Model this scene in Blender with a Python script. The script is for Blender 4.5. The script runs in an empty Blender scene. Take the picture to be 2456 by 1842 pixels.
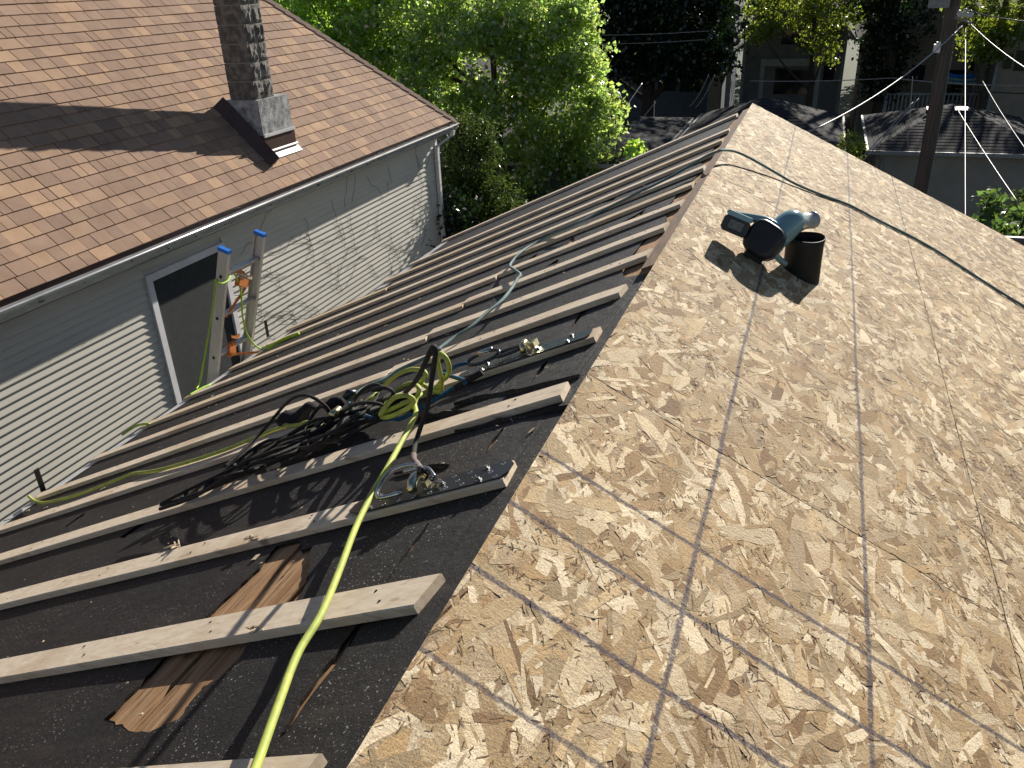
import bpy, math, random
import numpy as np
from math import sin, cos, tan, radians, pi, hypot, atan2, sqrt
from mathutils import Vector, Matrix, noise
from mathutils.geometry import delaunay_2d_cdt

random.seed(7); RNG = np.random.default_rng(7)
scene = bpy.context.scene
COL = scene.collection

# ------------------------------------------------------------------ camera
YAW, PITCH, ROLL = radians(-20.5234), radians(26.3236), radians(-2.4034)
CAM = Vector((0.4784, 0.0, 0.9095))            # z = 0 is our own ridge, y runs along it
FPX = 1965.32                                   # focal length in pixels of a 2456 px wide picture
_f = Vector((sin(YAW)*cos(PITCH), cos(YAW)*cos(PITCH), -sin(PITCH)))
_r = Vector((cos(YAW), -sin(YAW), 0)); _u = _r.cross(_f)
RR = _r*cos(ROLL) + _u*sin(ROLL); UU = -_r*sin(ROLL) + _u*cos(ROLL); FF = _f
cd = bpy.data.cameras.new("camera"); cam = bpy.data.objects.new("camera", cd); COL.objects.link(cam)
m = Matrix((( RR.x, UU.x, -FF.x, CAM.x), (RR.y, UU.y, -FF.y, CAM.y), (RR.z, UU.z, -FF.z, CAM.z), (0, 0, 0, 1)))
cam.matrix_world = m
cd.sensor_width = 36; cd.lens = 36*FPX/2456; cd.clip_start = 0.05; cd.clip_end = 2000
scene.camera = cam

# ------------------------------------------------------------------ sky, sun, exposure
SUN = Vector((0.20, 1.0, 0.44)).normalized()    # towards the sun
world = bpy.data.worlds.new("World"); scene.world = world; world.use_nodes = True
wn = world.node_tree
sky = wn.nodes.new("ShaderNodeTexSky"); sky.sky_type = 'NISHITA'; sky.sun_disc = False
sky.sun_elevation = math.asin(SUN.z); sky.sun_rotation = atan2(SUN.x, SUN.y)
sky.air_density = 0.8; sky.dust_density = 0.4; sky.ozone_density = 1.0
bg = wn.nodes["Background"]; bg.inputs[1].default_value = 0.05
wn.links.new(sky.outputs[0], bg.inputs[0])
sl = bpy.data.lights.new("sun", 'SUN'); sl.energy = 5.0; sl.angle = radians(0.55); sl.color = (1.0, 0.935, 0.83)
so = bpy.data.objects.new("sun", sl); COL.objects.link(so)
so.rotation_euler = (-SUN).to_track_quat('-Z', 'Y').to_euler(); so.location = (5, 20, 20)
vs = scene.view_settings; vs.view_transform = 'Standard'; vs.look = 'None'; vs.gamma = 1; vs.exposure = 0.74
vs.use_curve_mapping = False
scene.cycles.use_denoising = True
scene.cycles.max_bounces = 6; scene.cycles.diffuse_bounces = 3; scene.cycles.transparent_max_bounces = 6

# ------------------------------------------------------------------ measuring helpers (photo pixel of the 2456 px picture -> point of the place)
TL, TR = radians(24.3476), radians(27.3649)     # the two roof pitches
NL = Vector((-sin(TL), 0, cos(TL))); NR = Vector((sin(TR), 0, cos(TR)))
BT, FELT = -0.020, -0.040                        # batten tops and felt, measured along the normal from the ridge
G = -6.6                                         # ground level
def ray(px, py): return FF + RR*((px-1228)/FPX) - UU*((py-921)/FPX)
def L(px, py, h=0.0):
    d = ray(px, py); t = (FELT + h - NL.dot(CAM))/NL.dot(d); return CAM + d*t
def Rr(px, py, h=0.0):
    d = ray(px, py); t = (h - NR.dot(CAM))/NR.dot(d); return CAM + d*t
def AX(px, py, x): d = ray(px, py); return CAM + d*((x-CAM.x)/d.x)
def AY(px, py, y): d = ray(px, py); return CAM + d*((y-CAM.y)/d.y)
def lp(x, y, h=0.0):                             # left slope point from plan position
    return Vector((x, y, x*tan(TL))) + Vector((0, 0, (FELT+h)/cos(TL)))
def rp(x, y, h=0.0): return Vector((x, y, -x*tan(TR) + h/cos(TR)))

# ------------------------------------------------------------------ materials
def nd(nt, typ, **kw):
    n = nt.nodes.new(typ)
    for k, v in kw.items(): setattr(n, k, v)
    return n
def mix(nt, a, b, fac, mode='MIX'):
    n = nd(nt, "ShaderNodeMix", data_type='RGBA', blend_type=mode)
    for s, v in ((0, fac), (6, a), (7, b)):
        if isinstance(v, (int, float)): n.inputs[s].default_value = v
        elif isinstance(v, tuple): n.inputs[s].default_value = (*v[:3], 1)
        else: nt.links.new(v, n.inputs[s])
    return n.outputs[2]
def mth(nt, op, a, b=None, c=None, clamp=False):
    n = nd(nt, "ShaderNodeMath", operation=op); n.use_clamp = clamp
    for i, v in enumerate((a, b, c)):
        if v is None: continue
        if isinstance(v, (int, float)): n.inputs[i].default_value = v
        else: nt.links.new(v, n.inputs[i])
    return n.outputs[0]
def noi(nt, vec, scale, detail=4, rough=.55, stretch=None):
    if stretch:
        mp = nd(nt, "ShaderNodeMapping"); mp.inputs[3].default_value = stretch; nt.links.new(vec, mp.inputs[0]); vec = mp.outputs[0]
    n = nd(nt, "ShaderNodeTexNoise"); n.inputs["Scale"].default_value = scale; n.inputs["Detail"].default_value = detail
    n.inputs["Roughness"].default_value = rough; nt.links.new(vec, n.inputs[0]); return n.outputs[0]
def rng(nt, v, a, b, c=0.0, d=1.0):
    n = nd(nt, "ShaderNodeMapRange"); n.clamp = True
    nt.links.new(v, n.inputs[0])
    for i, q in enumerate((a, b, c, d)): n.inputs[i+1].default_value = q
    return n.outputs[0]
def newmat(name):
    m = bpy.data.materials.new(name); m.use_nodes = True
    nt = m.node_tree; p = nt.nodes["Principled BSDF"]; tc = nd(nt, "ShaderNodeTexCoord")
    return m, nt, p, tc.outputs["Object"]
def bump(nt, p, h, strength, dist):
    b = nd(nt, "ShaderNodeBump"); b.inputs["Strength"].default_value = strength; b.inputs["Distance"].default_value = dist
    nt.links.new(h, b.inputs["Height"]); nt.links.new(b.outputs[0], p.inputs["Normal"])
def mat(name, c1, c2=None, sc=6, rough=.7, metal=0, spec=.4, bmp=0, bsc=80, bd=.002, stretch=None, attr=False, lo=.35, hi=.65, fine=0):
    m, nt, p, vec = newmat(name)
    c2 = c2 or tuple(x*.75 for x in c1)
    n1 = noi(nt, vec, sc, 5, .6, stretch)
    col = mix(nt, c1, c2, rng(nt, n1, lo, hi))
    if fine:
        n3 = noi(nt, vec, fine, 2, .7)
        col = mix(nt, col, tuple(x*.45 for x in c1), rng(nt, n3, .52, .75, 0, .8))
    if attr:
        a = nd(nt, "ShaderNodeAttribute", attribute_name="col"); col = mix(nt, col, a.outputs[0], 1.0, 'MULTIPLY')
    nt.links.new(col, p.inputs["Base Color"])
    p.inputs["Roughness"].default_value = rough; p.inputs["Metallic"].default_value = metal
    p.inputs["Specular IOR Level"].default_value = spec
    if bmp:
        n2 = noi(nt, vec, bsc, 5, .65, stretch); bump(nt, p, n2, bmp, bd)
    return m

def osb_mat():
    m, nt, p, vec = newmat("oriented_strand_board")
    a = nd(nt, "ShaderNodeAttribute", attribute_name="col")
    uv = nd(nt, "ShaderNodeUVMap"); uv.uv_map = "UVMap"
    g = noi(nt, uv.outputs[0], 1.0, 4, .65, (18, 420, 1))
    col = mix(nt, a.outputs[0], (.55, .45, .34), rng(nt, g, .4, .75, 0, .55), 'MULTIPLY')
    # fibrous brown patches between the flakes, pits, dust
    cl = rng(nt, noi(nt, vec, 13, 6, .72), .42, .60)
    fb = noi(nt, vec, 1.0, 3, .75, (330, 150, 330)); fm = mth(nt, 'MULTIPLY', rng(nt, fb, .48, .62, 0, .62), cl)
    col = mix(nt, col, (.175, .115, .066), fm)
    fw = noi(nt, vec, 1.0, 2, .7, (420, 190, 300)); col = mix(nt, col, (.66, .56, .42), mth(nt, 'MULTIPLY', rng(nt, fw, .60, .68, 0, .6), cl))
    n2 = noi(nt, vec, 300, 2, .6); col = mix(nt, col, (.10, .065, .038), rng(nt, n2, .655, .70, 0, .85))
    n5 = noi(nt, vec, 2.6, 4, .6); col = mix(nt, col, (.70, .66, .62), rng(nt, n5, .45, .70, 0, .35), 'MULTIPLY')
    sx = nd(nt, "ShaderNodeSeparateXYZ"); nt.links.new(vec, sx.inputs[0])
    wob = noi(nt, vec, 90, 3, .7); wob = mth(nt, 'MULTIPLY_ADD', wob, .012, -.006)
    wob2 = noi(nt, vec, 2.2, 2, .5); wob2 = mth(nt, 'MULTIPLY_ADD', wob2, .014, -.007)
    brk = noi(nt, vec, 160, 3, .7); brk = rng(nt, brk, .32, .52, .4, 1)
    masks = None
    def line(coord, pos, w, s, skew=0):
        nonlocal masks
        c = mth(nt, 'ADD', sx.outputs[coord], wob); c = mth(nt, 'ADD', c, wob2)
        if skew: c = mth(nt, 'MULTIPLY_ADD', sx.outputs[1-coord], skew, c)
        d = mth(nt, 'ABSOLUTE', mth(nt, 'SUBTRACT', c, pos))
        k = rng(nt, d, w*.55, w*1.05, s, 0)
        masks = k if masks is None else mth(nt, 'MAXIMUM', masks, k)
    line(0, .348, .0062, .85, .003); line(0, .703, .0062, .85, -.002)
    line(0, 1.445, .004, .6); line(0, 1.81, .004, .55)
    for y, w, s in ((1.035, .008, .9), (1.235, .008, .9), (1.435, .0075, .88), (2.24, .005, .55), (2.64, .005, .6), (3.02, .005, .6), (3.42, .003, .3), (3.85, .0035, .4), (.83, .0065, .8), (5.1, .004, .3)):
        line(1, y, w, s, .022)
    masks = mth(nt, 'MULTIPLY', masks, brk)
    col = mix(nt, col, (.075, .066, .085), masks)
    nt.links.new(col, p.inputs["Base Color"]); p.inputs["Roughness"].default_value = .8; p.inputs["Specular IOR Level"].default_value = .2
    n4 = noi(nt, vec, 130, 5, .75); bump(nt, p, n4, .8, .004)
    return m
def wood_mat(name, c1, c2, c3, axis, rough=.75, bm=.35):
    # sawn wood: grain stretched along one axis, darker blotches, small knots
    m, nt, p, vec = newmat(name)
    st = [60, 60, 60]; st[axis] = 3.0
    g = noi(nt, vec, 1.0, 5, .6, tuple(st))
    col = mix(nt, c1, c2, rng(nt, g, .38, .66))
    b = noi(nt, vec, 3.1, 4, .6); col = mix(nt, col, c3, rng(nt, b, .50, .68, 0, .8))
    b2 = noi(nt, vec, 1.0, 4, .6, (5, 40, 40)); col = mix(nt, col, tuple(x*.55 for x in c3), rng(nt, b2, .60, .70, 0, .6))
    k = nd(nt, "ShaderNodeTexVoronoi"); k.inputs["Scale"].default_value = 3.3; nt.links.new(vec, k.inputs[0])
    col = mix(nt, col, tuple(x*.35 for x in c2), rng(nt, k.outputs[0], .035, .075, .85, 0))
    nt.links.new(col, p.inputs["Base Color"]); p.inputs["Roughness"].default_value = rough; p.inputs["Specular IOR Level"].default_value = .3
    bump(nt, p, g, bm, .002)
    return m
def leaf_mat(name, c, tc, tw=.5, gloss=.06):
    m = bpy.data.materials.new(name); m.use_nodes = True; nt = m.node_tree
    nt.nodes.remove(nt.nodes["Principled BSDF"]); out = nt.nodes["Material Output"]
    a = nd(nt, "ShaderNodeAttribute", attribute_name="col")
    d = nd(nt, "ShaderNodeBsdfDiffuse"); t = nd(nt, "ShaderNodeBsdfTranslucent"); g = nd(nt, "ShaderNodeBsdfGlossy")
    g.inputs["Roughness"].default_value = .28; g.inputs[0].default_value = (1, 1, 1, 1)
    nt.links.new(mix(nt, a.outputs[0], c, 1.0, 'MULTIPLY'), d.inputs[0]); nt.links.new(mix(nt, a.outputs[0], tc, 1.0, 'MULTIPLY'), t.inputs[0])
    m1 = nd(nt, "ShaderNodeMixShader"); m1.inputs[0].default_value = tw; nt.links.new(d.outputs[0], m1.inputs[1]); nt.links.new(t.outputs[0], m1.inputs[2])
    m2 = nd(nt, "ShaderNodeMixShader"); m2.inputs[0].default_value = gloss; nt.links.new(m1.outputs[0], m2.inputs[1]); nt.links.new(g.outputs[0], m2.inputs[2])
    nt.links.new(m2.outputs[0], out.inputs[0]); return m
def felt_mat():
    m, nt, p, vec = newmat("roofing_felt")
    n1 = noi(nt, vec, 2.4, 6, .65); col = mix(nt, (.006, .006, .007), (.015, .0115, .010), rng(nt, n1, .38, .66))
    n2 = noi(nt, vec, 420, 2, .8); col = mix(nt, col, (.11, .10, .095), rng(nt, n2, .58, .72, 0, .8))
    n6 = noi(nt, vec, 190, 1, .5); n7 = noi(nt, vec, 5, 3, .6); col = mix(nt, col, (.42, .41, .40), mth(nt, 'MULTIPLY', rng(nt, n6, .69, .72, 0, .9), rng(nt, n7, .40, .58, .1, 1)))
    n3 = noi(nt, vec, 1.0, 5, .7, (1.6, 9, 3)); col = mix(nt, col, (.055, .040, .032), rng(nt, n3, .56, .74, 0, .6))
    n4 = noi(nt, vec, 40, 5, .7, (1, .35, 1)); col = mix(nt, col, (.012, .012, .014), rng(nt, n4, .55, .7, 0, .8))
    nt.links.new(col, p.inputs["Base Color"])
    p.inputs["Roughness"].default_value = .62; p.inputs["Specular IOR Level"].default_value = .34
    b1 = noi(nt, vec, 300, 4, .8); b2 = noi(nt, vec, 9, 5, .65)
    hh = mth(nt, 'MULTIPLY_ADD', b2, 4.0, b1); bump(nt, p, hh, .7, .0035)
    return m

M = {}
M['osb'] = osb_mat(); M['felt'] = felt_mat()
M['pine'] = wood_mat("sawn_pine", (.71, .60, .46), (.60, .485, .355), (.50, .37, .245), 0)
M['pine2'] = wood_mat("yellow_sawn_pine", (.66, .54, .38), (.56, .43, .28), (.48, .35, .22), 0)
def deck_mat():
    m, nt, p, vec = newmat("old_roof_board")
    g = noi(nt, vec, 1.0, 6, .7, (95, 5, 95)); g2 = noi(nt, vec, 1.0, 4, .6, (26, 2.2, 26))
    col = mix(nt, (.46, .285, .155), (.29, .16, .08), rng(nt, g2, .36, .64))
    col = mix(nt, col, (.045, .026, .017), rng(nt, g, .54, .68, 0, .95))
    col = mix(nt, col, (.56, .41, .25), rng(nt, g, .30, .40, .5, 0))
    n = noi(nt, vec, 7, 5, .7); col = mix(nt, col, (.05, .035, .028), rng(nt, n, .58, .70, 0, .8))
    nt.links.new(col, p.inputs["Base Color"]); p.inputs["Roughness"].default_value = .85; p.inputs["Specular IOR Level"].default_value = .2
    bump(nt, p, g, .9, .005); return m
M['deck'] = deck_mat()
M['old'] = mat("weathered_board", (.22, .13, .08), (.11, .075, .05), 9, .8, bmp=.4, stretch=(6, 1, 6))
M['white_metal'] = mat("white_painted_metal", (.72, .72, .72), (.55, .56, .57), 8, .35, 0, .5, .05, 30)
M['gutter'] = mat("off_white_aluminium", (.62, .62, .63), (.45, .45, .46), 5, .22, .3, .8, stretch=(1, 1, 4))
M['dark_metal'] = mat("dark_metal", (.03, .03, .032), (.05, .045, .04), 20, .45, .6, .5)
M['plate'] = mat("black_oxide_steel", (.055, .062, .072), (.085, .09, .095), 25, .36, .85, .5, .15, 200, .0004)
M['steel'] = mat("bright_steel", (.56, .57, .55), (.40, .40, .38), 30, .25, 1)
M['zinc'] = mat("yellow_zinc", (.72, .62, .30), (.55, .55, .42), 30, .25, 1)
M['alu'] = mat("ladder_aluminium", (.60, .57, .53), (.48, .46, .43), 12, .45, .35, .5, .1, 60, stretch=(8, 8, .5))
M['blue'] = mat("blue_plastic", (.015, .16, .62), (.012, .13, .5), 5, .4)
M['orange'] = mat("orange_strap", (.62, .21, .05), (.45, .14, .03), 20, .7)
M['lime'] = mat("lime_hose", (.45, .52, .095), (.33, .38, .085), 26, .62, 0, .35, .15, 120, .0008)
M['lime_rope'] = mat("lime_rope", (.40, .62, .05), (.28, .47, .03), 60, .6, 0, .3, .4, 250, .002)
M['black_rope'] = mat("black_rope", (.018, .017, .017), (.045, .04, .036), 90, .75, 0, .3, 1.0, 260, .004)
M['teal_rope'] = mat("faded_teal_rope", (.10, .19, .20), (.17, .235, .23), 40, .75, 0, .3, .9, 240, .003)
M['dkgreen_rope'] = mat("dark_green_cord", (.018, .05, .042), (.03, .06, .05), 60, .6)
M['blue_rope'] = mat("blue_rope", (.01, .075, .17), (.02, .11, .22), 60, .7, 0, .3, .8, 240, .003)
M['black_plastic'] = mat("black_plastic", (.012, .012, .013), (.02, .02, .02), 20, .42, 0, .5)
M['teal'] = mat("teal_plastic", (.22, .36, .39), (.18, .31, .34), 8, .16, 0, .9)
M['grey_plastic'] = mat("grey_plastic", (.40, .40, .40), (.46, .46, .46), 10, .3, 0, .5)
M['label'] = mat("worn_label", (.20, .20, .20), (.10, .10, .10), 60, .5)
M['rubber'] = mat("black_pipe", (.014, .012, .012), (.022, .019, .018), 20, .6, 0, .35, .2, 60)
M['cloth'] = mat("dark_nylon", (.022, .018, .024), (.035, .03, .035), 40, .9, 0, .2, .7, 40, .006)
M['chip'] = mat("wood_chip", (.55, .46, .34), (.40, .30, .19), 60, .8)
M['shingle'] = mat("brown_asphalt_shingle", (.395, .285, .215), (.335, .235, .175), 5, .9, 0, .2, .8, 380, .002, attr=True, fine=420)
M['cap'] = mat("brown_hip_cap", (.36, .25, .20), (.29, .205, .165), 8, .9, 0, .2, .8, 380, .002, fine=420)
M['siding'] = mat("cream_siding", (.57, .55, .485), (.50, .48, .425), 3, .5, 0, .4, .05, 20, stretch=(1, .3, 1))
M['trim'] = mat("white_trim", (.78, .77, .79), (.66, .65, .67), 6, .5)
M['block'] = mat("rock_face_block", (.13, .12, .11), (.27, .25, .225), 14, .9, 0, .2, 1.0, 45, .02, lo=.42, hi=.62)
M['mortar'] = mat("grey_mortar", (.42, .39, .33), (.30, .28, .24), 14, .95, bmp=.5, bsc=60)
M['parge'] = mat("grey_cement_render", (.50, .50, .50), (.14, .14, .145), 9, .9, 0, .3, .7, 35, .012)
M['flash'] = mat("brown_flashing", (.075, .04, .032), (.055, .03, .025), 6, .4)
def glass_mat():
    m, nt, p, vec = newmat("window_glass")
    p.inputs["Base Color"].default_value = (.012, .018, .018, 1); p.inputs["Roughness"].default_value = .06; p.inputs["Specular IOR Level"].default_value = .6
    return m
M['glass'] = glass_mat()
M['screen'] = mat("insect_screen", (.045, .05, .05), (.035, .04, .04), 12, .9)
M['vine'] = mat("dead_vine", (.05, .04, .03), (.03, .025, .02), 20, .9)
M['bark'] = mat("tree_bark", (.07, .052, .038), (.04, .03, .022), 10, .95, bmp=.8, bsc=20, bd=.02, stretch=(3, 3, .6))
M['pole'] = mat("weathered_pole", (.115, .098, .086), (.055, .046, .04), 6, .9, bmp=.6, bsc=16, bd=.02, stretch=(6, 6, .25))
M['leaf'] = leaf_mat("maple_leaf", (.11, .15, .05), (.52, .70, .16), .66, .085)
M['leaf_b'] = leaf_mat("bright_leaf", (.10, .15, .025), (.50, .76, .09), .6, .06)
M['leaf_d'] = leaf_mat("dark_leaf", (.016, .032, .012), (.02, .05, .008), .3, .05)  # dark, barely translucent: the dark maple's shade is put into this leaf colour
M['cedar'] = leaf_mat("cedar_foliage", (.045, .075, .022), (.10, .15, .03), .4, .02)
M['leaf_m'] = leaf_mat("mid_green_leaf", (.05, .085, .022), (.15, .25, .045), .5, .07)
M['leaf_y'] = leaf_mat("yellow_green_leaf", (.08, .12, .02), (.36, .44, .05), .5, .05)
M['grass'] = mat("lawn", (.04, .07, .02), (.06, .06, .03), 1.2, .95, bmp=.6, bsc=30, bd=.03)
M['asphalt'] = mat("asphalt", (.055, .055, .055), (.04, .04, .04), 3, .9, bmp=.3, bsc=60)
M['concrete'] = mat("pale_concrete", (.42, .39, .34), (.35, .33, .30), 2, .9)
M['roof_dark'] = mat("charcoal_shingle", (.026, .027, .032), (.045, .045, .05), 9, .95, 0, .12, .6, 120, .006, attr=True)
M['stucco'] = mat("grey_stucco", (.30, .275, .24), (.24, .22, .19), 1.5, .9, bmp=.3, bsc=50)
M['wall_grey'] = mat("grey_clapboard", (.17, .16, .165), (.14, .13, .135), 3, .75)
M['wall_brown'] = mat("brown_clapboard", (.15, .115, .10), (.12, .09, .08), 3, .75)
M['wall_tan'] = mat("tan_clapboard", (.26, .215, .165), (.21, .17, .13), 3, .8)
M['wall_blue'] = mat("slate_blue_clapboard", (.10, .125, .16), (.08, .10, .13), 3, .8)
M['wtrim'] = mat("pale_house_trim", (.30, .30, .29), (.21, .21, .21), 6, .6)
M['wire'] = mat("grey_cable", (.26, .27, .28), (.16, .16, .17), 30, .5)
M['cable_black'] = mat("black_cable", (.02, .02, .02), (.03, .03, .03), 30, .6)
M['red'] = mat("dark_red_board", (.10, .018, .016), (.07, .014, .013), 8, .7)
M['porcelain'] = mat("porcelain", (.55, .55, .55), (.4, .4, .4), 10, .2)

# ------------------------------------------------------------------ mesh helpers
class MB:
    def __init__(s): s.v = []; s.f = []; s.c = []; s.uv = []; s.mi = []; s.cur = (1, 1, 1); s.m = 0
    def pt(s, p): s.v.append((p[0], p[1], p[2])); s.c.append(s.cur); return len(s.v)-1
    def face(s, idx): s.f.append(tuple(idx)); s.mi.append(s.m)
    def poly(s, pts): s.face([s.pt(p) for p in pts])
    def box(s, o, ax, ay, az):                   # centre and three half vectors
        o, ax, ay, az = Vector(o), Vector(ax), Vector(ay), Vector(az)
        i = [s.pt(o + ax*a + ay*b + az*c) for c in (-1, 1) for b in (-1, 1) for a in (-1, 1)]
        for q in ((0, 2, 3, 1), (4, 5, 7, 6), (0, 1, 5, 4), (2, 6, 7, 3), (0, 4, 6, 2), (1, 3, 7, 5)): s.face([i[k] for k in q])
    def abox(s, x0, x1, y0, y1, z0, z1):
        s.box(((x0+x1)/2, (y0+y1)/2, (z0+z1)/2), ((x1-x0)/2, 0, 0), (0, (y1-y0)/2, 0), (0, 0, (z1-z0)/2))
    def loft(s, rings, closed=True, caps=True):
        idx = [[s.pt(p) for p in r] for r in rings]; n = len(idx[0])
        for a, b in zip(idx, idx[1:]):
            for k in range(n if closed else n-1):
                s.face((a[k], a[(k+1) % n], b[(k+1) % n], b[k]))
        if caps: s.face(idx[0][::-1]); s.face(idx[-1])
    def tube(s, pts, r, n=8, caps=True):
        pts = [Vector(p) for p in pts]; rad = r if isinstance(r, (list, tuple)) else [r]*len(pts)
        t = (pts[1]-pts[0]).normalized(); a = t.orthogonal().normalized(); rings = []
        for i, p in enumerate(pts):
            t2 = (pts[min(i+1, len(pts)-1)] - pts[max(i-1, 0)])
            if t2.length < 1e-9: t2 = t
            t2.normalize(); q = t.rotation_difference(t2); a = q @ a; a = (a - t2*a.dot(t2)).normalized(); t = t2; b = t.cross(a)
            rings.append([p + (a*cos(2*pi*k/n) + b*sin(2*pi*k/n))*rad[i] for k in range(n)])
        s.loft(rings, True, caps)
    def build(s, name, mats, parent=None, smooth=False, col=False):
        me = bpy.data.meshes.new(name); me.from_pydata(s.v, [], s.f)
        ms = mats if isinstance(mats, (list, tuple)) else [mats]
        for q in ms: me.materials.append(M[q] if isinstance(q, str) else q)
        if len(ms) > 1: me.polygons.foreach_set("material_index", s.mi)
        if smooth: me.polygons.foreach_set("use_smooth", [True]*len(me.polygons))
        if col:
            at = me.color_attributes.new("col", 'FLOAT_COLOR', 'POINT'); at.data.foreach_set("color", np.array([(*q, 1) for q in s.c], dtype=np.float32).ravel())
        if s.uv:
            ul = me.uv_layers.new(name="UVMap"); arr = np.array(s.uv, dtype=np.float32)
            li = np.zeros(len(me.loops), dtype=np.int32); me.loops.foreach_get("vertex_index", li); ul.data.foreach_set("uv", arr[li].ravel())
        me.validate(); return link(name, me, parent)
def link(name, me, parent=None):
    o = bpy.data.objects.new(name, me); COL.objects.link(o)
    if parent is not None:
        o.parent = parent; o.matrix_parent_inverse = PINV.get(parent.name, Matrix.Identity(4))
    return o
PINV = {}
def tag(o, label, cat, group=None):
    o['label'] = label; o['category'] = cat
    if group: o['group'] = group
    return o
def thing(name, loc, label, cat, group=None, rotz=0, local=False):
    e = bpy.data.objects.new(name, None); COL.objects.link(e); e.location = loc; e.rotation_euler = (0, 0, rotz); e.empty_display_size = .2
    PINV[e.name] = Matrix.Identity(4) if local else Matrix.Translation(-Vector(loc))
    return tag(e, label, cat, group)
def struct(o): o['kind'] = 'structure'; return o
def cat(pts, k=6, closed=False):                 # Catmull-Rom through the points
    P = [Vector(p) for p in pts]; out = []; n = len(P)
    rngi = range(n) if closed else range(n-1)
    for i in rngi:
        if closed: a, b, c, d = P[i-1], P[i], P[(i+1) % n], P[(i+2) % n]
        else: a, b, c, d = P[max(i-1, 0)], P[i], P[i+1], P[min(i+2, n-1)]
        for j in range(k):
            t = j/k
            out.append(.5*((2*b) + (c-a)*t + (2*a-5*b+4*c-d)*t*t + (3*b-a-3*c+d)*t**3))
    out.append(P[0] if closed else P[-1]); return out
def cyl(mb, a, b, r, n=12, r2=None, caps=True): mb.tube([a, b], [r, r if r2 is None else r2], n, caps)

# ================================================================== GROUND
mb = MB(); mb.poly([(-900, -300, G), (900, -300, G), (900, 1500, G), (-900, 1500, G)])
struct(mb.build("ground", 'grass'))
mb = MB(); mb.poly([(-60, 31.2, G+.006), (60, 31.2, G+.006), (60, 35.2, G+.006), (-60, 35.2, G+.006)])
struct(mb.build("alley", 'asphalt'))
mb = MB(); mb.poly([(-150, 118, G+.006), (150, 118, G+.006), (150, 136, G+.006), (-150, 136, G+.006)])
struct(mb.build("far_street", 'concrete'))
mb = MB(); mb.poly([(-5.2, -4, G+.006), (-3.0, -4, G+.006), (-3.0, 16, G+.006), (-5.2, 16, G+.006)])
struct(mb.build("side_path", 'asphalt'))

# ================================================================== OUR HOUSE (roof under repair)
EAVE, EAVE2, YN, YF = -3.27, -2.60, -1.6, 6.70
house = thing("house_being_reroofed", (0, 2.5, G), "house in the foreground with a half stripped roof, battens left and strand board right", "house")
# walls
mb = MB(); mb.abox(-2.95, 2.95, YN+.2, 6.35, G, -1.62); mb.build("wall", 'wall_tan', house)
mb = MB(); mb.poly([(-2.5, 6.36, -1.62), (2.9, 6.36, -1.62), (0, 6.36, -.16)]); mb.poly([(-2.5, 6.30, -1.62), (2.9, 6.30, -1.62), (0, 6.30, -.16)]); mb.build("gable_wall", 'wall_tan', house)
# old roof boards under the felt
gapx = L(494, 1560, -.008).x
pitch = .142; x = gapx - pitch*20
while x < -.01:
    x0, x1 = x+.008, min(x+pitch-.008, -.012)
    xm = (x0+x1)/2; yf = 6.63
    if x1 > EAVE-.01 and x1-x0 > .02:
        x0 = max(x0, EAVE+.02)
        if xm < EAVE2: yf = 5.22
        mb = MB(); dz = random.uniform(-.002, .002)
        a, b = lp(x0, YN, -.016+dz), lp(x1, YN, -.016+dz); t = NL*.008
        mb.box(((a+b)/2 + Vector((0, (yf-YN)/2, 0))), (b-a)/2, (0, (yf-YN)/2, 0), t); mb.build("roof_board", 'deck', house)
    x += pitch
# felt with torn holes
def jag(poly, amp, step=.02):
    out = []
    for i, p in enumerate(poly):
        q = poly[(i+1) % len(poly)]; d = hypot(q[0]-p[0], q[1]-p[1]); n = max(1, int(d/step))
        for k in range(n):
            t = k/n; out.append((p[0]+(q[0]-p[0])*t + random.uniform(-amp, amp), p[1]+(q[1]-p[1])*t + random.uniform(-amp, amp)))
    return out
def pxpoly(pts, ox, oy, s): return [(lambda v: (v.x, v.y))(L(ox+a/s, oy+b/s)) for a, b in pts]
holes = []
holes.append(jag(pxpoly([(880, 655), (1000, 560), (1245, 330), (1330, 225), (1440, 195), (1455, 245), (1500, 228), (1503, 300), (1465, 425), (1430, 490), (1290, 540), (1190, 700), (1150, 770), (1060, 860), (965, 930), (905, 1005), (890, 1045), (720, 1120), (650, 1122), (610, 1095), (510, 1055), (700, 860)], 0, 1200, 2.011), .004, .018))
for y0, y1, w in ((.72, .99, .011), (1.10, 1.30, .006), (1.60, 1.72, .008), (1.78, 1.95, .006), (2.02, 2.16, .010), (2.45, 2.70, .013), (.40, .68, .008)):
    x0 = -.205 + random.uniform(-.012, .012)
    holes.append(jag([(x0-w*.2, y0), (x0+w*.4, y0), (x0+w, (y0+y1)/2), (x0+w*.3, y1), (x0-w*.3, y1), (x0-w, (y0+y1)/2)], .003, .03))
for y0, y1, xc, w in ((2.02, 2.12, -2.30, .018), (2.28, 2.37, -2.28, .02), (2.60, 2.78, -2.27, .012), (2.98, 3.10, -2.25, .014), (3.35, 3.5, -2.24, .012), (1.72, 1.84, -1.62, .035), (1.95, 2.06, -1.50, .03), (1.55, 1.66, -2.62, .014), (3.8, 3.95, -2.2, .012), (1.36, 1.43, -2.1, .012)):
    holes.append(jag([(xc-w, y0), (xc+w*.2, y0-.01), (xc+w, y1-.03), (xc+w*.4, y1), (xc-w*.6, y0+.05)], .004, .025))
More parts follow.
